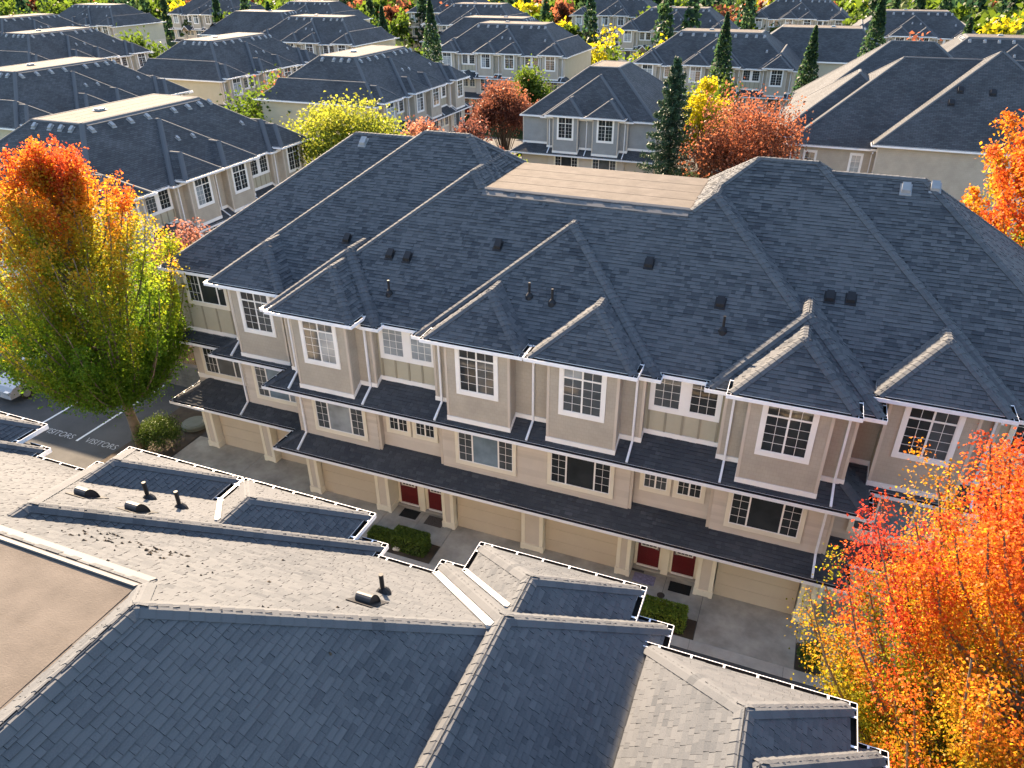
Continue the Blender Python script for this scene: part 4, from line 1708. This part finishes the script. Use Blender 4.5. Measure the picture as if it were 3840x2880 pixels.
def conifer(name, label, loc, H, r, seed, pal, cat='tree', group=None, n=64, per=200):
    rng = np.random.default_rng(seed)
    root = empty(name, loc)
    tag(root, label, cat, group)
    MB().tube([(0, 0, 0), (0.03, 0, H * 0.5), (0, 0, H)], [0.22, 0.12, 0.015], 8).build('trunk', 'bark_dark', root, smooth=True)
    P, T = [], []
    for i in range(n):
        f = (i + 0.5) / n
        z = 0.6 + (H - 0.7) * f
        az = i * 2.39996
        ln = r * (1 - f) ** 0.75 * (0.8 + 0.35 * rng.random()) + 0.15
        q = rng.random(per)
        droop = -0.18 * ln * q + 0.22 * ln * q * q
        sp = 0.22 * ln * (1.1 - q)
        px = ln * q * math.cos(az) + rng.normal(size=per) * sp * 0.8
        py = ln * q * math.sin(az) + rng.normal(size=per) * sp * 0.8
        P.append(np.stack([px, py, z + droop + rng.normal(size=per) * 0.12], 1))
        T.append(q * 0.6 + rng.normal() * 0.12)
    P = np.concatenate(P)
    T = np.concatenate(T)
    col = ramp(pal, T + 0.1 * rng.normal(size=len(P)))
    leaf_obj('crown', P, 0.26 * (0.6 + 0.8 * rng.random(len(P))), col, root, 'leaf_dense', 0.5, rng, 0.3)
    return root


def hedge(name, label, x0, x1, y0, y1, h, nleaf, pal, seed, cat='hedge', leaf=0.06, rounded=0.12):
    rng = np.random.default_rng(seed)
    cx, cy = (x0 + x1) / 2, (y0 + y1) / 2
    root = empty(name, (cx, cy, 0.05))
    tag(root, label, cat)
    core = MB()
    bm = bmesh.new()
    bmesh.ops.create_cube(bm, size=1)
    bmesh.ops.scale(bm, vec=((x1 - x0) * 0.86, (y1 - y0) * 0.84, h * 0.88), verts=bm.verts)
    bmesh.ops.translate(bm, vec=(0, 0, h * 0.46), verts=bm.verts)
    bmesh.ops.bevel(bm, geom=list(bm.edges), offset=rounded, segments=3, affect='EDGES')
    bmesh.ops.subdivide_edges(bm, edges=list(bm.edges), cuts=2, use_grid_fill=True)
    for v in bm.verts:
        v.co += Vector((rnd.gauss(0, 0.02), rnd.gauss(0, 0.02), rnd.gauss(0, 0.02)))
    me = bpy.data.meshes.new('twigs')
    bm.to_mesh(me)
    bm.free()
    me.materials.append(MAT['hedge_core'])
    inst('twigs', me, root)
    m = nleaf
    P = rng.random((m, 3)) - 0.5
    P *= np.array([x1 - x0, y1 - y0, h])
    ax = rng.choice(3, m, p=[0.2, 0.3, 0.5])
    sg = np.where(rng.random(m) < 0.5, -1, 1)
    for k, d in enumerate((x1 - x0, y1 - y0, h)):
        msk = ax == k
        P[msk, k] = (np.where(k == 2, 1, sg[msk])) * (d * 0.46 + np.abs(rng.normal(size=msk.sum())) * 0.035 - 0.02)
    e = np.abs(P) / (np.array([x1 - x0, y1 - y0, h]) / 2)
    pull = np.clip(np.sort(e, 1)[:, 1] - 0.8, 0, 1)
    P *= (1 - pull * 0.35)[:, None]
    P[:, 2] += h / 2
    P[:, 2] += 0.03 * np.sin(P[:, 0] * 7) * np.cos(P[:, 1] * 6)
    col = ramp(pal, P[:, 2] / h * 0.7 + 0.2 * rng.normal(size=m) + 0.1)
    col *= (0.75 + 0.5 * rng.random(m))[:, None]
    leaf_obj('foliage', P, leaf * (0.6 + 0.8 * rng.random(m)), col, root, 'leaf_dense', 0.7, rng)
    return root


plain('hedge_core', (0.02, 0.032, 0.010), 0.95, 0.4, 6)
hedge('hedge', 'clipped green hedge beside the white rock in the centre bed', -12.45, -10.98, 18.28, 18.98, 0.75, 6000, GREEN, 21)
hedge('hedge', 'low strip of ground cover left of the clipped hedge in the centre bed', -13.62, -12.5, 18.5, 19.08, 0.28, 3500, GREEN, 22, leaf=0.05, rounded=0.06)
hedge('hedge', 'rectangular bright green hedge in front of the right pair of dark red doors', -2.98, -1.12, 18.16, 18.92, 0.72, 6500, LIME[:2] + [(0.12, 0.19, 0.012)], 23)
bushy('shrub', 'rounded dark green shrub at the foot of the left maple', (-25.95, 20.55, 0.05), 1.45, 0.85, 0.8, 14000, 0.06, GREEN, 24, 0.05, 'shrub', False, clumps=90, mat='leaf_dense')
bushy('shrub', 'small dark shrub beside the rightmost driveway under the red maple', (2.85, 18.3, 0.05), 1.15, 0.42, 0.42, 2500, 0.06, GREEN, 25, 0.1, 'shrub', False, clumps=20, mat='leaf_dense')

bushy('plum_tree', 'dark purple-leaved plum tree behind the left end of the middle block', (-30.6, 29.0, -0.6), 8.2, 2.5, 2.2, 12000, 0.15, PLUM + [(0.3, 0.13, 0.09)], 31, 1.6, clumps=34)
bushy('locust_tree', 'yellow-green feathery tree beyond the far end of the left block', (-35.0, 52.5, -1.5), 11.6, 4.7, 4.0, 22000, 0.22, LIME, 32, 2.2, clumps=46, flat=True)
bushy('small_maple', 'pinkish red small tree next to the yellow-green feathery tree', (-28.4, 51.5, -1.5), 10.8, 2.2, 2.0, 8000, 0.2, PINK, 33, 2.2, clumps=26)
bushy('plum_tree', 'dark purple tree behind the left peak of the middle roof', (-25.4, 55.0, -1.5), 10.4, 2.3, 2.0, 9000, 0.2, PLUM, 34, 2.2, clumps=26)
bushy('maple_tree', 'reddish brown tree left of the grey house', (-30.2, 74.0, -1.5), 11.0, 3.0, 2.8, 14000, 0.2, PLUM[1:] + [(0.24, 0.085, 0.04)], 35, 2.4, clumps=34)
bushy('shrub', 'lime green shrub by the dark fence left of the grey house', (-24.2, 61.5, -1.5), 7.0, 1.2, 1.1, 3500, 0.16, [(0.14, 0.2, 0.015), (0.26, 0.33, 0.02)], 36, 2.0, 'shrub', True, clumps=18)
bushy('shrub', 'bright yellow shrub peeking over the roof beside the grey house', (-22.2, 57.0, -1.5), 6.8, 1.3, 1.1, 4000, 0.15, [(0.3, 0.3, 0.015), (0.48, 0.42, 0.015)], 37, 2.0, 'shrub', True, clumps=18)
conifer('conifer_tree', 'tall dark green conifer right of the grey house', (-10.6, 60.0, -1.5), 14.6, 3.3, 38, [(0.012, 0.035, 0.02), (0.03, 0.07, 0.03), (0.06, 0.10, 0.03)], n=120, per=220)
bushy('yellow_tree', 'bright yellow tree between the conifer and the rust-red maple', (-9.3, 72.0, -1.5), 12.0, 2.0, 2.0, 8000, 0.24, YEL, 39, 2.6, clumps=28)
bushy('maple_tree', 'broad rust-red maple behind the flat roof deck', (-4.6, 57.0, -1.5), 12.8, 3.9, 3.4, 24000, 0.17, RUST, 40, 2.2, clumps=60)

# ------------------------------------------------------------------ the other buildings
lbl, LV, lroof = block('townhouse_block', 'beige townhouse block with a row of small pale roof vents at upper left', 'townhouses', (-37.8, 40.0, -1.45), math.pi / 2,
                       False, True, False, False, seed=5)
KV = (ZD - ZE) / PM
for k, x in enumerate((-5.0, -3.4, -1.9, -0.4, 2.0, 3.4, 4.6, 5.6)):
    box_vent(lbl, x, KV - 0.55, roof_z(LV, x, KV - 0.55), PM, 0.27, 'vent_metal')
for k, y in enumerate((5.4, 6.3, 7.2, 8.6)):
    x = -(10.13 - KV) - 0.45
    v = box_vent(lbl, x, y, roof_z(LV, x, y), PM, 0.27, 'vent_metal')
    v.rotation_euler = (0, 0, -math.pi / 2)
v = box_vent(lbl, -1.5, 7.4, ZD + 0.03, 0.0, 0.5, 'vent_metal')
for x, y in ((-0.3, 2.3), (1.0, 2.2), (6.3, 2.4)):
    box_vent(lbl, x, y, roof_z(LV, x, y), PM, 0.2, 'vent_metal')


def porch_gable(parent, x, y0, wd, zb, dep):
    """small gabled porch on the canopy"""
    hw = wd / 2
    h = hw * 0.85
    g = empty('porch_gable', (x, y0, zb), 0, parent)
    mb = MB()
    for s in (-1, 1):
        mb.hexa([(s * (hw + 0.15), -0.1, -0.15), (0, -0.1, h), (0, dep, h), (s * (hw + 0.15), dep, -0.15),
                 (s * (hw + 0.15), -0.1, -0.03), (0, -0.1, h + 0.12), (0, dep, h + 0.12), (s * (hw + 0.15), dep, -0.03)])
    mb.build('gable_roof', 'shingle', g, attrs={'tone': ('FLOAT', 'POINT', [0.3] * len(mb.v))})
    mb = MB()
    for s in (-1, 1):
        mb.hexa([(s * (hw + 0.13), -0.14, -0.2), (0, -0.14, h - 0.06), (0, -0.11, h - 0.06), (s * (hw + 0.13), -0.11, -0.2),
                 (s * (hw + 0.13), -0.14, -0.02), (0, -0.14, h + 0.13), (0, -0.11, h + 0.13), (s * (hw + 0.13), -0.11, -0.02)])
    mb.build('barge_board', 'white', g)
    mb = MB()
    mb.add([(-hw, 0, -0.1), (hw, 0, -0.1), (0, 0, h - 0.05), (-hw, dep, -0.1), (hw, dep, -0.1), (0, dep, h - 0.05)], [(0, 1, 2), (3, 5, 4), (0, 3, 4, 1)])
    mb.build('gable_wall', 'cedar', g)
    return g


porch_gable(lbl, -4.9, -1.5, 2.0, 5.5, 1.8)

fbl = copy_tree(lbl)
fbl.location = (-40.2, 75.5, -1.5)
tag(fbl, 'beige townhouse block with white bay windows behind the yellow-green feathery tree', 'townhouses')
cbl, CV_, croof = block('grey_house', 'grey two-bay house beside the conifer at top centre', 'house', (-19.2, 66.3, -1.5), 0, False, False, False, False, wallmat='stucco_grey', seed=9)

# right-hand house, seen from its plain back
rh = empty('beige_house', (0, 62.0, -1.5))
tag(rh, 'large beige house with hip roofs and plain siding wall at upper right', 'house')
RV = [Vol([pf(0, ZE, PM), pl_(-2.2, ZE, PM), pr_(24, ZE, PM), pb(15, ZE, PM)], ZE),
      Vol([pf(-0.9, ZE + 0.5, PM), pl_(3.9, ZE + 0.5, PM), pr_(19.5, ZE + 0.5, PM), pb(14.5, ZE + 0.5, PM)], ZE + 0.5),
      Vol([pf(1.3, ZE + 0.25, PM), pl_(-3.3, ZE + 0.25, PM), pr_(8, ZE + 0.25, PM), pb(14.2, ZE + 0.25, PM)], ZE + 0.25),
      Vol([pf(10.5, ZE, PM), pl_(-3.0, ZE, PM), pr_(16, ZE, PM), pb(26, ZE, PM)], ZE)]
rr = roof_body('roof', RV, rh)
far_caps(RV, rr)
for a in ((-2.2, 0, 3.9, 0, ZE, (0, -1)), (-2.2, 0, -2.2, 15, ZE, (-1, 0)), (3.9, -0.9, 19.5, -0.9, ZE + 0.5, (0, -1)), (3.9, -0.9, 3.9, 0.2, ZE + 0.5, (-1, 0)),
          (-3.3, 1.3, -2.2, 1.3, ZE + 0.25, (0, -1)), (-3.3, 1.3, -3.3, 14.2, ZE + 0.25, (-1, 0)), (-3.0, 10.5, -3.0, 26, ZE, (-1, 0))):
    gutter(rh, *a, hang=False)
wallbox(rh, 'stucco', -1.75, 23.4, 0.45, 14.4, -0.2, ZE, cmat='corner')
wallbox(rh, 'stucco', 4.35, 19.0, -0.45, 13.8, -0.2, ZE + 0.5)
wallbox(rh, 'stucco', -2.85, 7, 1.8, 13.7, -0.2, ZE + 0.25)
wallbox(rh, 'stucco', -2.55, 15, 11.0, 25.5, -0.2, ZE)
LOWV = [Vol([pf(1.2, 5.2, 0.5), pl_(-3.9, 5.2, 0.5), pr_(2, 5.2, 0.5), pb(6.5, 5.2, 0.5)], 5.2)]
lr = roof_body('roof', LOWV, rh)
far_caps(LOWV, lr)
wallbox(rh, 'stucco', -5.2, -1.8, 1.7, 6.0, -0.2, 6.3)
for x, z0_, wd in ((-0.2, 6.2, 1.0), (3.1, 6.2, 0.95)):
    window(rh, x, 0.449, z0_, z0_ + 2.1, wd, 'single', int(x * 7) + 301, 0.16)
downspout(rh, [(-2.0, 0.1, ZE - 0.1), (-1.6, 0.4, ZE - 0.5), (-1.6, 0.4, 0)])
downspout(rh, [(4.1, -0.5, ZE - 0.1), (4.1, 0.35, ZE - 0.4), (4.1, 0.35, 0)])
for x, y in ((9.2, 3.6), (11.3, 3.5), (8.7, 2.6)):
    box_vent(rh, x, y, roof_z(RV, x, y), PM, 0.34)

# blocks further off, beyond the photograph's upper edge
far = [((-64.0, 56.0, -1.5), math.pi / 2, 'dark-roofed townhouse block at the upper left behind the block with pale vents'),
       ((-45.0, 108.0, -1.5), 0, 'distant townhouse block left of centre at the top'),
       ((-14.0, 104.0, -1.5), 0, 'distant townhouse block straight behind the grey house'),
       ((20.0, 106.0, -1.5), 0, 'distant townhouse block behind the large beige house'),
       ((-82.0, 112.0, -1.5), 0, 'distant townhouse block at the far left'),
       ((52.0, 104.0, -1.5), 0, 'distant townhouse block at the far right'),
       ((-70.0, 152.0, -1.5), 0, 'farthest townhouse block at the left'),
       ((-28.0, 150.0, -1.5), 0, 'farthest townhouse block near the centre'),
       ((12.0, 152.0, -1.5), 0, 'farthest townhouse block right of centre'),
       ((-110.0, 150.0, -1.5), 0, 'farthest townhouse block in the left corner')]
far += [((-97.0, 84.0, -1.5), math.pi / 2, 'distant townhouse block beyond the upper left corner'),
        ((-66.0, 84.0, -1.5), math.pi / 2, 'distant townhouse block side-on left of the yellow-green tree'),
        ((34.0, 82.0, -1.5), 0, 'distant townhouse block right behind the large beige house'),
        ((-52.0, 132.0, -1.5), math.pi, 'distant townhouse block showing its back left of centre'),
        ((-2.0, 128.0, -1.5), math.pi, 'distant townhouse block showing its back near the centre'),
        ((34.0, 130.0, -1.5), math.pi, 'distant townhouse block showing its back at the right'),
        ((-100.0, 134.0, -1.5), math.pi, 'distant townhouse block showing its back at the left'),
        ((-145.0, 160.0, -1.5), 0, 'farthest townhouse block at the left margin'),
        ((-128.0, 104.0, -1.5), math.pi / 2, 'distant townhouse block in the top left corner'),
        ((-150.0, 128.0, -1.5), 0, 'distant townhouse block on the left margin behind the corner block'),
        ((-90.0, 182.0, -1.5), 0, 'townhouse block on the skyline at the left'),
        ((-48.0, 184.0, -1.5), 0, 'townhouse block on the skyline left of centre'),
        ((-8.0, 186.0, -1.5), 0, 'townhouse block on the skyline near the centre'),
        ((46.0, 160.0, -1.5), 0, 'farthest townhouse block at the right')]
for loc_, rz_, lab in far:
    o = copy_tree(lbl)
    o.location = loc_
    o.rotation_euler = (0, 0, rz_)
    tag(o, lab, 'townhouses', 'townhouse blocks in the distance')

# ------------------------------------------------------------------ trees between and beyond the far blocks
spots = [(-75, 94, 1), (-66, 128, 0), (-48, 93, 3), (-36, 128, 2), (-12, 92, 0), (14, 93, 1), (24, 128, 3), (46, 92, 2), (62, 92, 0), (-100, 128, 3), (-84, 172, 0), (-50, 172, 3), (-8, 130, 1),
         (-120, 178, 0), (-96, 182, 3), (-64, 184, 0), (-40, 180, 1), (-18, 184, 3), (4, 182, 0), (30, 180, 2), (48, 150, 0), (70, 130, 3), (-140, 170, 3), (-150, 190, 0), (-30, 200, 3), (-75, 205, 0),
         (-110, 210, 3), (20, 205, 0), (60, 180, 3), (-160, 215, 0), (-5, 215, 0), (-50, 222, 0), (-130, 235, 0), (-90, 240, 3), (-180, 240, 0), (-57, 76, 1), (-55, 66, 0)]
for k in range(140):
    yy = 88 + 190 * rnd.random() ** 0.8
    xx = (-1.6 + 1.9 * rnd.random()) * yy
    spots.append((xx, yy, rnd.choice((0, 0, 0, 1, 2, 3, 3))))
for k in range(450):
    yy = 175 + 330 * rnd.random()
    spots.append(((-1.6 + 1.9 * rnd.random()) * yy, yy, rnd.choice((0, 0, 0, 1, 3, 3))))
# the tree belt among and beyond the far blocks reads as one mass
rng_ = np.random.default_rng(5)
FP, FC, FS = [], [], []
ft = MB()
for (x, y, p) in spots:
    sc_ = 0.85 + 0.4 * rnd.random()
    H_ = (15 if p == 3 else 9) * sc_
    m = 3500 if y < 105 else (900 if y < 140 else (450 if y < 200 else 160))
    if p == 3:
        q = rng_.random(m)
        a_ = rng_.random(m) * 6.283
        rr_ = 2.6 * sc_ * (1 - q) ** 0.8 * np.sqrt(rng_.random(m))
        pos = np.stack([rr_ * np.cos(a_), rr_ * np.sin(a_), 0.8 + (H_ - 0.8) * q], 1)
        cl = ramp([(0.012, 0.035, 0.02), (0.03, 0.07, 0.03), (0.06, 0.10, 0.03)], rng_.random(m))
    else:
        cs = rng_.normal(size=(16, 3)) * np.array([1.5, 1.5, 1.2]) * sc_ + np.array([0, 0, H_ * 0.6])
        pos = cs[rng_.integers(0, 16, m)] + rng_.normal(size=(m, 3)) * 0.75 * sc_
        cl = ramp([GREEN, RUST, YEL][p], np.clip((pos[:, 2] - 2) / (H_ - 2), 0, 1) * 0.8 + 0.15 * rng_.normal(size=m) + 0.1)
    ft.tube([(x, y, -1.5), (x, y, -1.5 + H_ * 0.6)], [0.2, 0.08], 5)
    FP.append(pos + np.array([x, y, -1.5]))
    FC.append(cl)
    FS.append((0.34 if y < 105 else 0.7 if y < 140 else (1.0 if y < 200 else 1.7)) * (0.6 + 0.7 * rng_.random(m)))
belt = leaf_obj('tree_belt', np.concatenate(FP), np.concatenate(FS), np.concatenate(FC), None, 'leaf', 0.5, rng_)
tag(belt, 'mixed green, rust and yellow trees among the distant roofs', 'trees', kind='stuff')
ft.build('trunks', 'bark_dark', belt)

# ------------------------------------------------------------------ small things
def fence(name, label, A, B, z, h, step=0.16):
    a, b = Vector((*A, 0)), Vector((*B, 0))
    d = (b - a)
    L = d.length
    d.normalize()
    f = empty(name, (A[0], A[1], z), math.atan2(d.y, d.x))
    tag(f, label, 'fence')
    n = int(L / step)
    pk = MB()
    pk.box(-0.055, 0.055, -0.012, 0.012, 0.08, h)
    first = pk.build('picket', 'cedar', f)
    first.location = (step / 2, 0, 0)
    for k in range(1, n):
        inst('picket', first.data, f, (step * (k + 0.5), rnd.uniform(-0.004, 0.004), 0))
    for zz in (0.2, h - 0.2):
        mb = MB()
        mb.box(0, L, 0.013, 0.06, zz, zz + 0.09)
        mb.build('rail', 'cedar', f)
    mb = MB()
    mb.box(-0.05, L + 0.05, -0.07, 0.09, h + 0.001, h + 0.04)
    mb.build('cap_rail', 'cedar', f)
    x = 0.0
    while x <= L + 0.01:
        mb = MB()
        mb.box(x - 0.06, x + 0.06, 0.062, 0.18, -0.1, h + 0.1)
        mb.build('post', 'cedar', f)
        x += L / max(1, round(L / 2.0))
    return f


wl = MB()
wl.box(-35.5, -25.4, 25.38, 25.66, -0.2, 1.35)
wallo = wl.build('block_wall', 'block_wall')
tag(wallo, 'low dark retaining wall at the end of the visitor parking stalls', 'wall')
for r_ in range(7):
    for k in range(25):
        x = -35.5 + k * 0.404 + (0.2 if r_ % 2 else 0)
        if x + 0.4 > -25.4:
            continue
        mb = MB()
        if r_ == 0 and k == 0:
            mb.box(0.006, 0.398, -0.03, 0.0, 0.006, 0.19)
            first_b = mb.build('block', 'block_wall', wallo)
            first_b.location = (x, 25.38, 0.0)
            bme = first_b.data
        else:
            inst('block', bme, wallo, (x, 25.38 + rnd.uniform(0, 0.008), 0.194 * r_))
fence('picket_fence', 'weathered wooden picket fence on top of the retaining wall', (-35.4, 25.52), (-26.6, 25.52), 1.35, 1.15)
fence('picket_fence', 'sunlit cedar fence panel against the left end wall of the middle block', (-26.5, 25.4), (-24.6, 23.4), 0.9, 1.5)

for nm, lab, x0, x1, y0, y1, m in (('doormat', 'black doormat with pale border at the leftmost dark red door', -13.2, -12.32, 20.12, 20.76, 'mat_black'),
                                   ('doormat', 'speckled brown doormat at the second dark red door', -11.97, -11.2, 20.12, 20.66, 'mat_brown'),
                                   ('doormat', 'faded violet doormat at the third dark red door', -3.36, -2.56, 20.08, 20.56, 'mat_violet'),
                                   ('doormat', 'plain black doormat at the rightmost dark red door', -2.04, -1.26, 20.08, 20.58, 'mat_black')):
    mb = MB()
    mb.box(x0, x1, y0, y1, 0.033, 0.045, 'kerb' if 'border' in lab else m)
    mb.box(x0 + 0.06, x1 - 0.06, y0 + 0.06, y1 - 0.06, 0.045, 0.052, m)
    o = mb.build(nm, None)
    tag(o, lab, 'doormat', 'doormats at the front doors')
mb = MB()
mb.tube([(0, 0, 0), (0, 0, 0.012)], 0.14, 20)
for k in range(5):
    mb.box(-0.1, 0.1, -0.09 + k * 0.04, -0.075 + k * 0.04, 0.012, 0.02)
o = mb.build('drain_cover', 'iron')
o.location = (-2.22, 19.75, 0.032)
tag(o, 'round rusty drain cover in the concrete path by the right hedge', 'drain cover')
mb = MB()
mb.tube([(0, 0, 0), (0, 0, 0.16), (0, 0, 0.2)], [0.62, 0.62, 0.56], 28)
mb.tube([(0, 0, 0.2), (0, 0, 0.22)], [0.5, 0.47], 28)
o = mb.build('utility_lid', 'lid_green')
o.location = (-25.75, 22.5, 0.06)
tag(o, 'round pale green utility lid in the bed beside the left driveway', 'utility lid')
bm = bmesh.new()
bmesh.ops.create_icosphere(bm, subdivisions=3, radius=0.17)
for v in bm.verts:
    v.co *= 1 + 0.25 * math.sin(v.co.x * 21 + 1) * math.cos(v.co.y * 17) + rnd.uniform(-0.05, 0.05)
    v.co.z *= 0.75
me = bpy.data.meshes.new('rock')
bm.to_mesh(me)
bm.free()
me.materials.append(MAT['rock'])
o = inst('rock', me, None, (-12.2, 18.4, 0.14))
tag(o, 'white rock in the centre planting bed beside the hedge', 'rock')


def car(label, loc, rz):
    c = empty('parked_car', loc, rz)
    tag(c, label, 'car')
    prof = [(-2.2, 0.35), (-2.25, 0.75), (-2.1, 0.95), (-1.75, 1.02), (-1.15, 1.42), (-0.4, 1.5), (0.45, 1.44), (1.15, 1.0), (1.95, 0.86), (2.2, 0.68), (2.25, 0.35)]
    n = len(prof)
    mb = MB()
    rows = []
    for yy, inset in ((-0.88, 0.0), (-0.86, 0.5), (-0.6, 1.0), (0.6, 1.0), (0.86, 0.5), (0.88, 0.0)):
        rows.append([(x, yy, min(z, 0.98) if inset == 0 else (z if inset == 1 else (z if z < 1.0 else 1.0 + (z - 1.0) * 0.25))) for x, z in prof])
    vs = [p for r in rows for p in r]
    fs = []
    for a in range(5):
        for k in range(n - 1):
            fs.append((a * n + k, a * n + k + 1, (a + 1) * n + k + 1, (a + 1) * n + k))
    fs.append(tuple(range(n)))
    fs.append(tuple(range(5 * n, 6 * n))[::-1])
    fs.append((0, n - 1, 6 * n - 1, 5 * n)[::-1])
    mb.add(vs, fs)
    mb.build('body', 'car_paint', c, smooth=False)
    for nm, pts in (('windscreen', [(0.5, -0.6, 1.44), (0.5, 0.6, 1.44), (1.12, 0.66, 1.05), (1.12, -0.66, 1.05)]), ('rear_window', [(-1.2, -0.6, 1.42), (-1.2, 0.6, 1.42), (-1.72, 0.66, 1.06), (-1.72, -0.66, 1.06)])):
        mb = MB()
        d = Vector((0.02 if nm == 'windscreen' else -0.02, 0, 0.025))
        mb.hexa([Vector(p) for p in pts] + [Vector(p) + d for p in pts])
        mb.build(nm, 'glass_car', c)
    for s in (-1, 1):
        mb = MB()
        mb.hexa([(-1.35, s * 0.8, 1.06), (0.9, s * 0.8, 1.04), (0.45, s * 0.66, 1.38), (-1.0, s * 0.66, 1.38), (-1.35, s * 0.84, 1.06), (0.9, s * 0.84, 1.04), (0.45, s * 0.7, 1.38), (-1.0, s * 0.7, 1.38)])
        mb.build('side_window', 'glass_car', c)
        for x in (-1.4, 1.4):
            wv = empty('wheel', (x, s * 0.82, 0.33), 0, c)
            MB().tube([(0, -0.1, 0), (0, 0.1, 0)], 0.33, 20).build('tyre', 'tyre', wv)
            MB().tube([(0, -0.11, 0), (0, 0.11, 0)], 0.2, 16).build('rim', 'vent_metal', wv)
        mb = MB()
        mb.box(2.12, 2.27, s * 0.5, s * 0.82, 0.6, 0.74)
        mb.build('headlight', 'glass_blind', c)
    return c


car('silver car parked at the far left under the maple branches', (-36.7, 22.9, 0.0), R(-92))
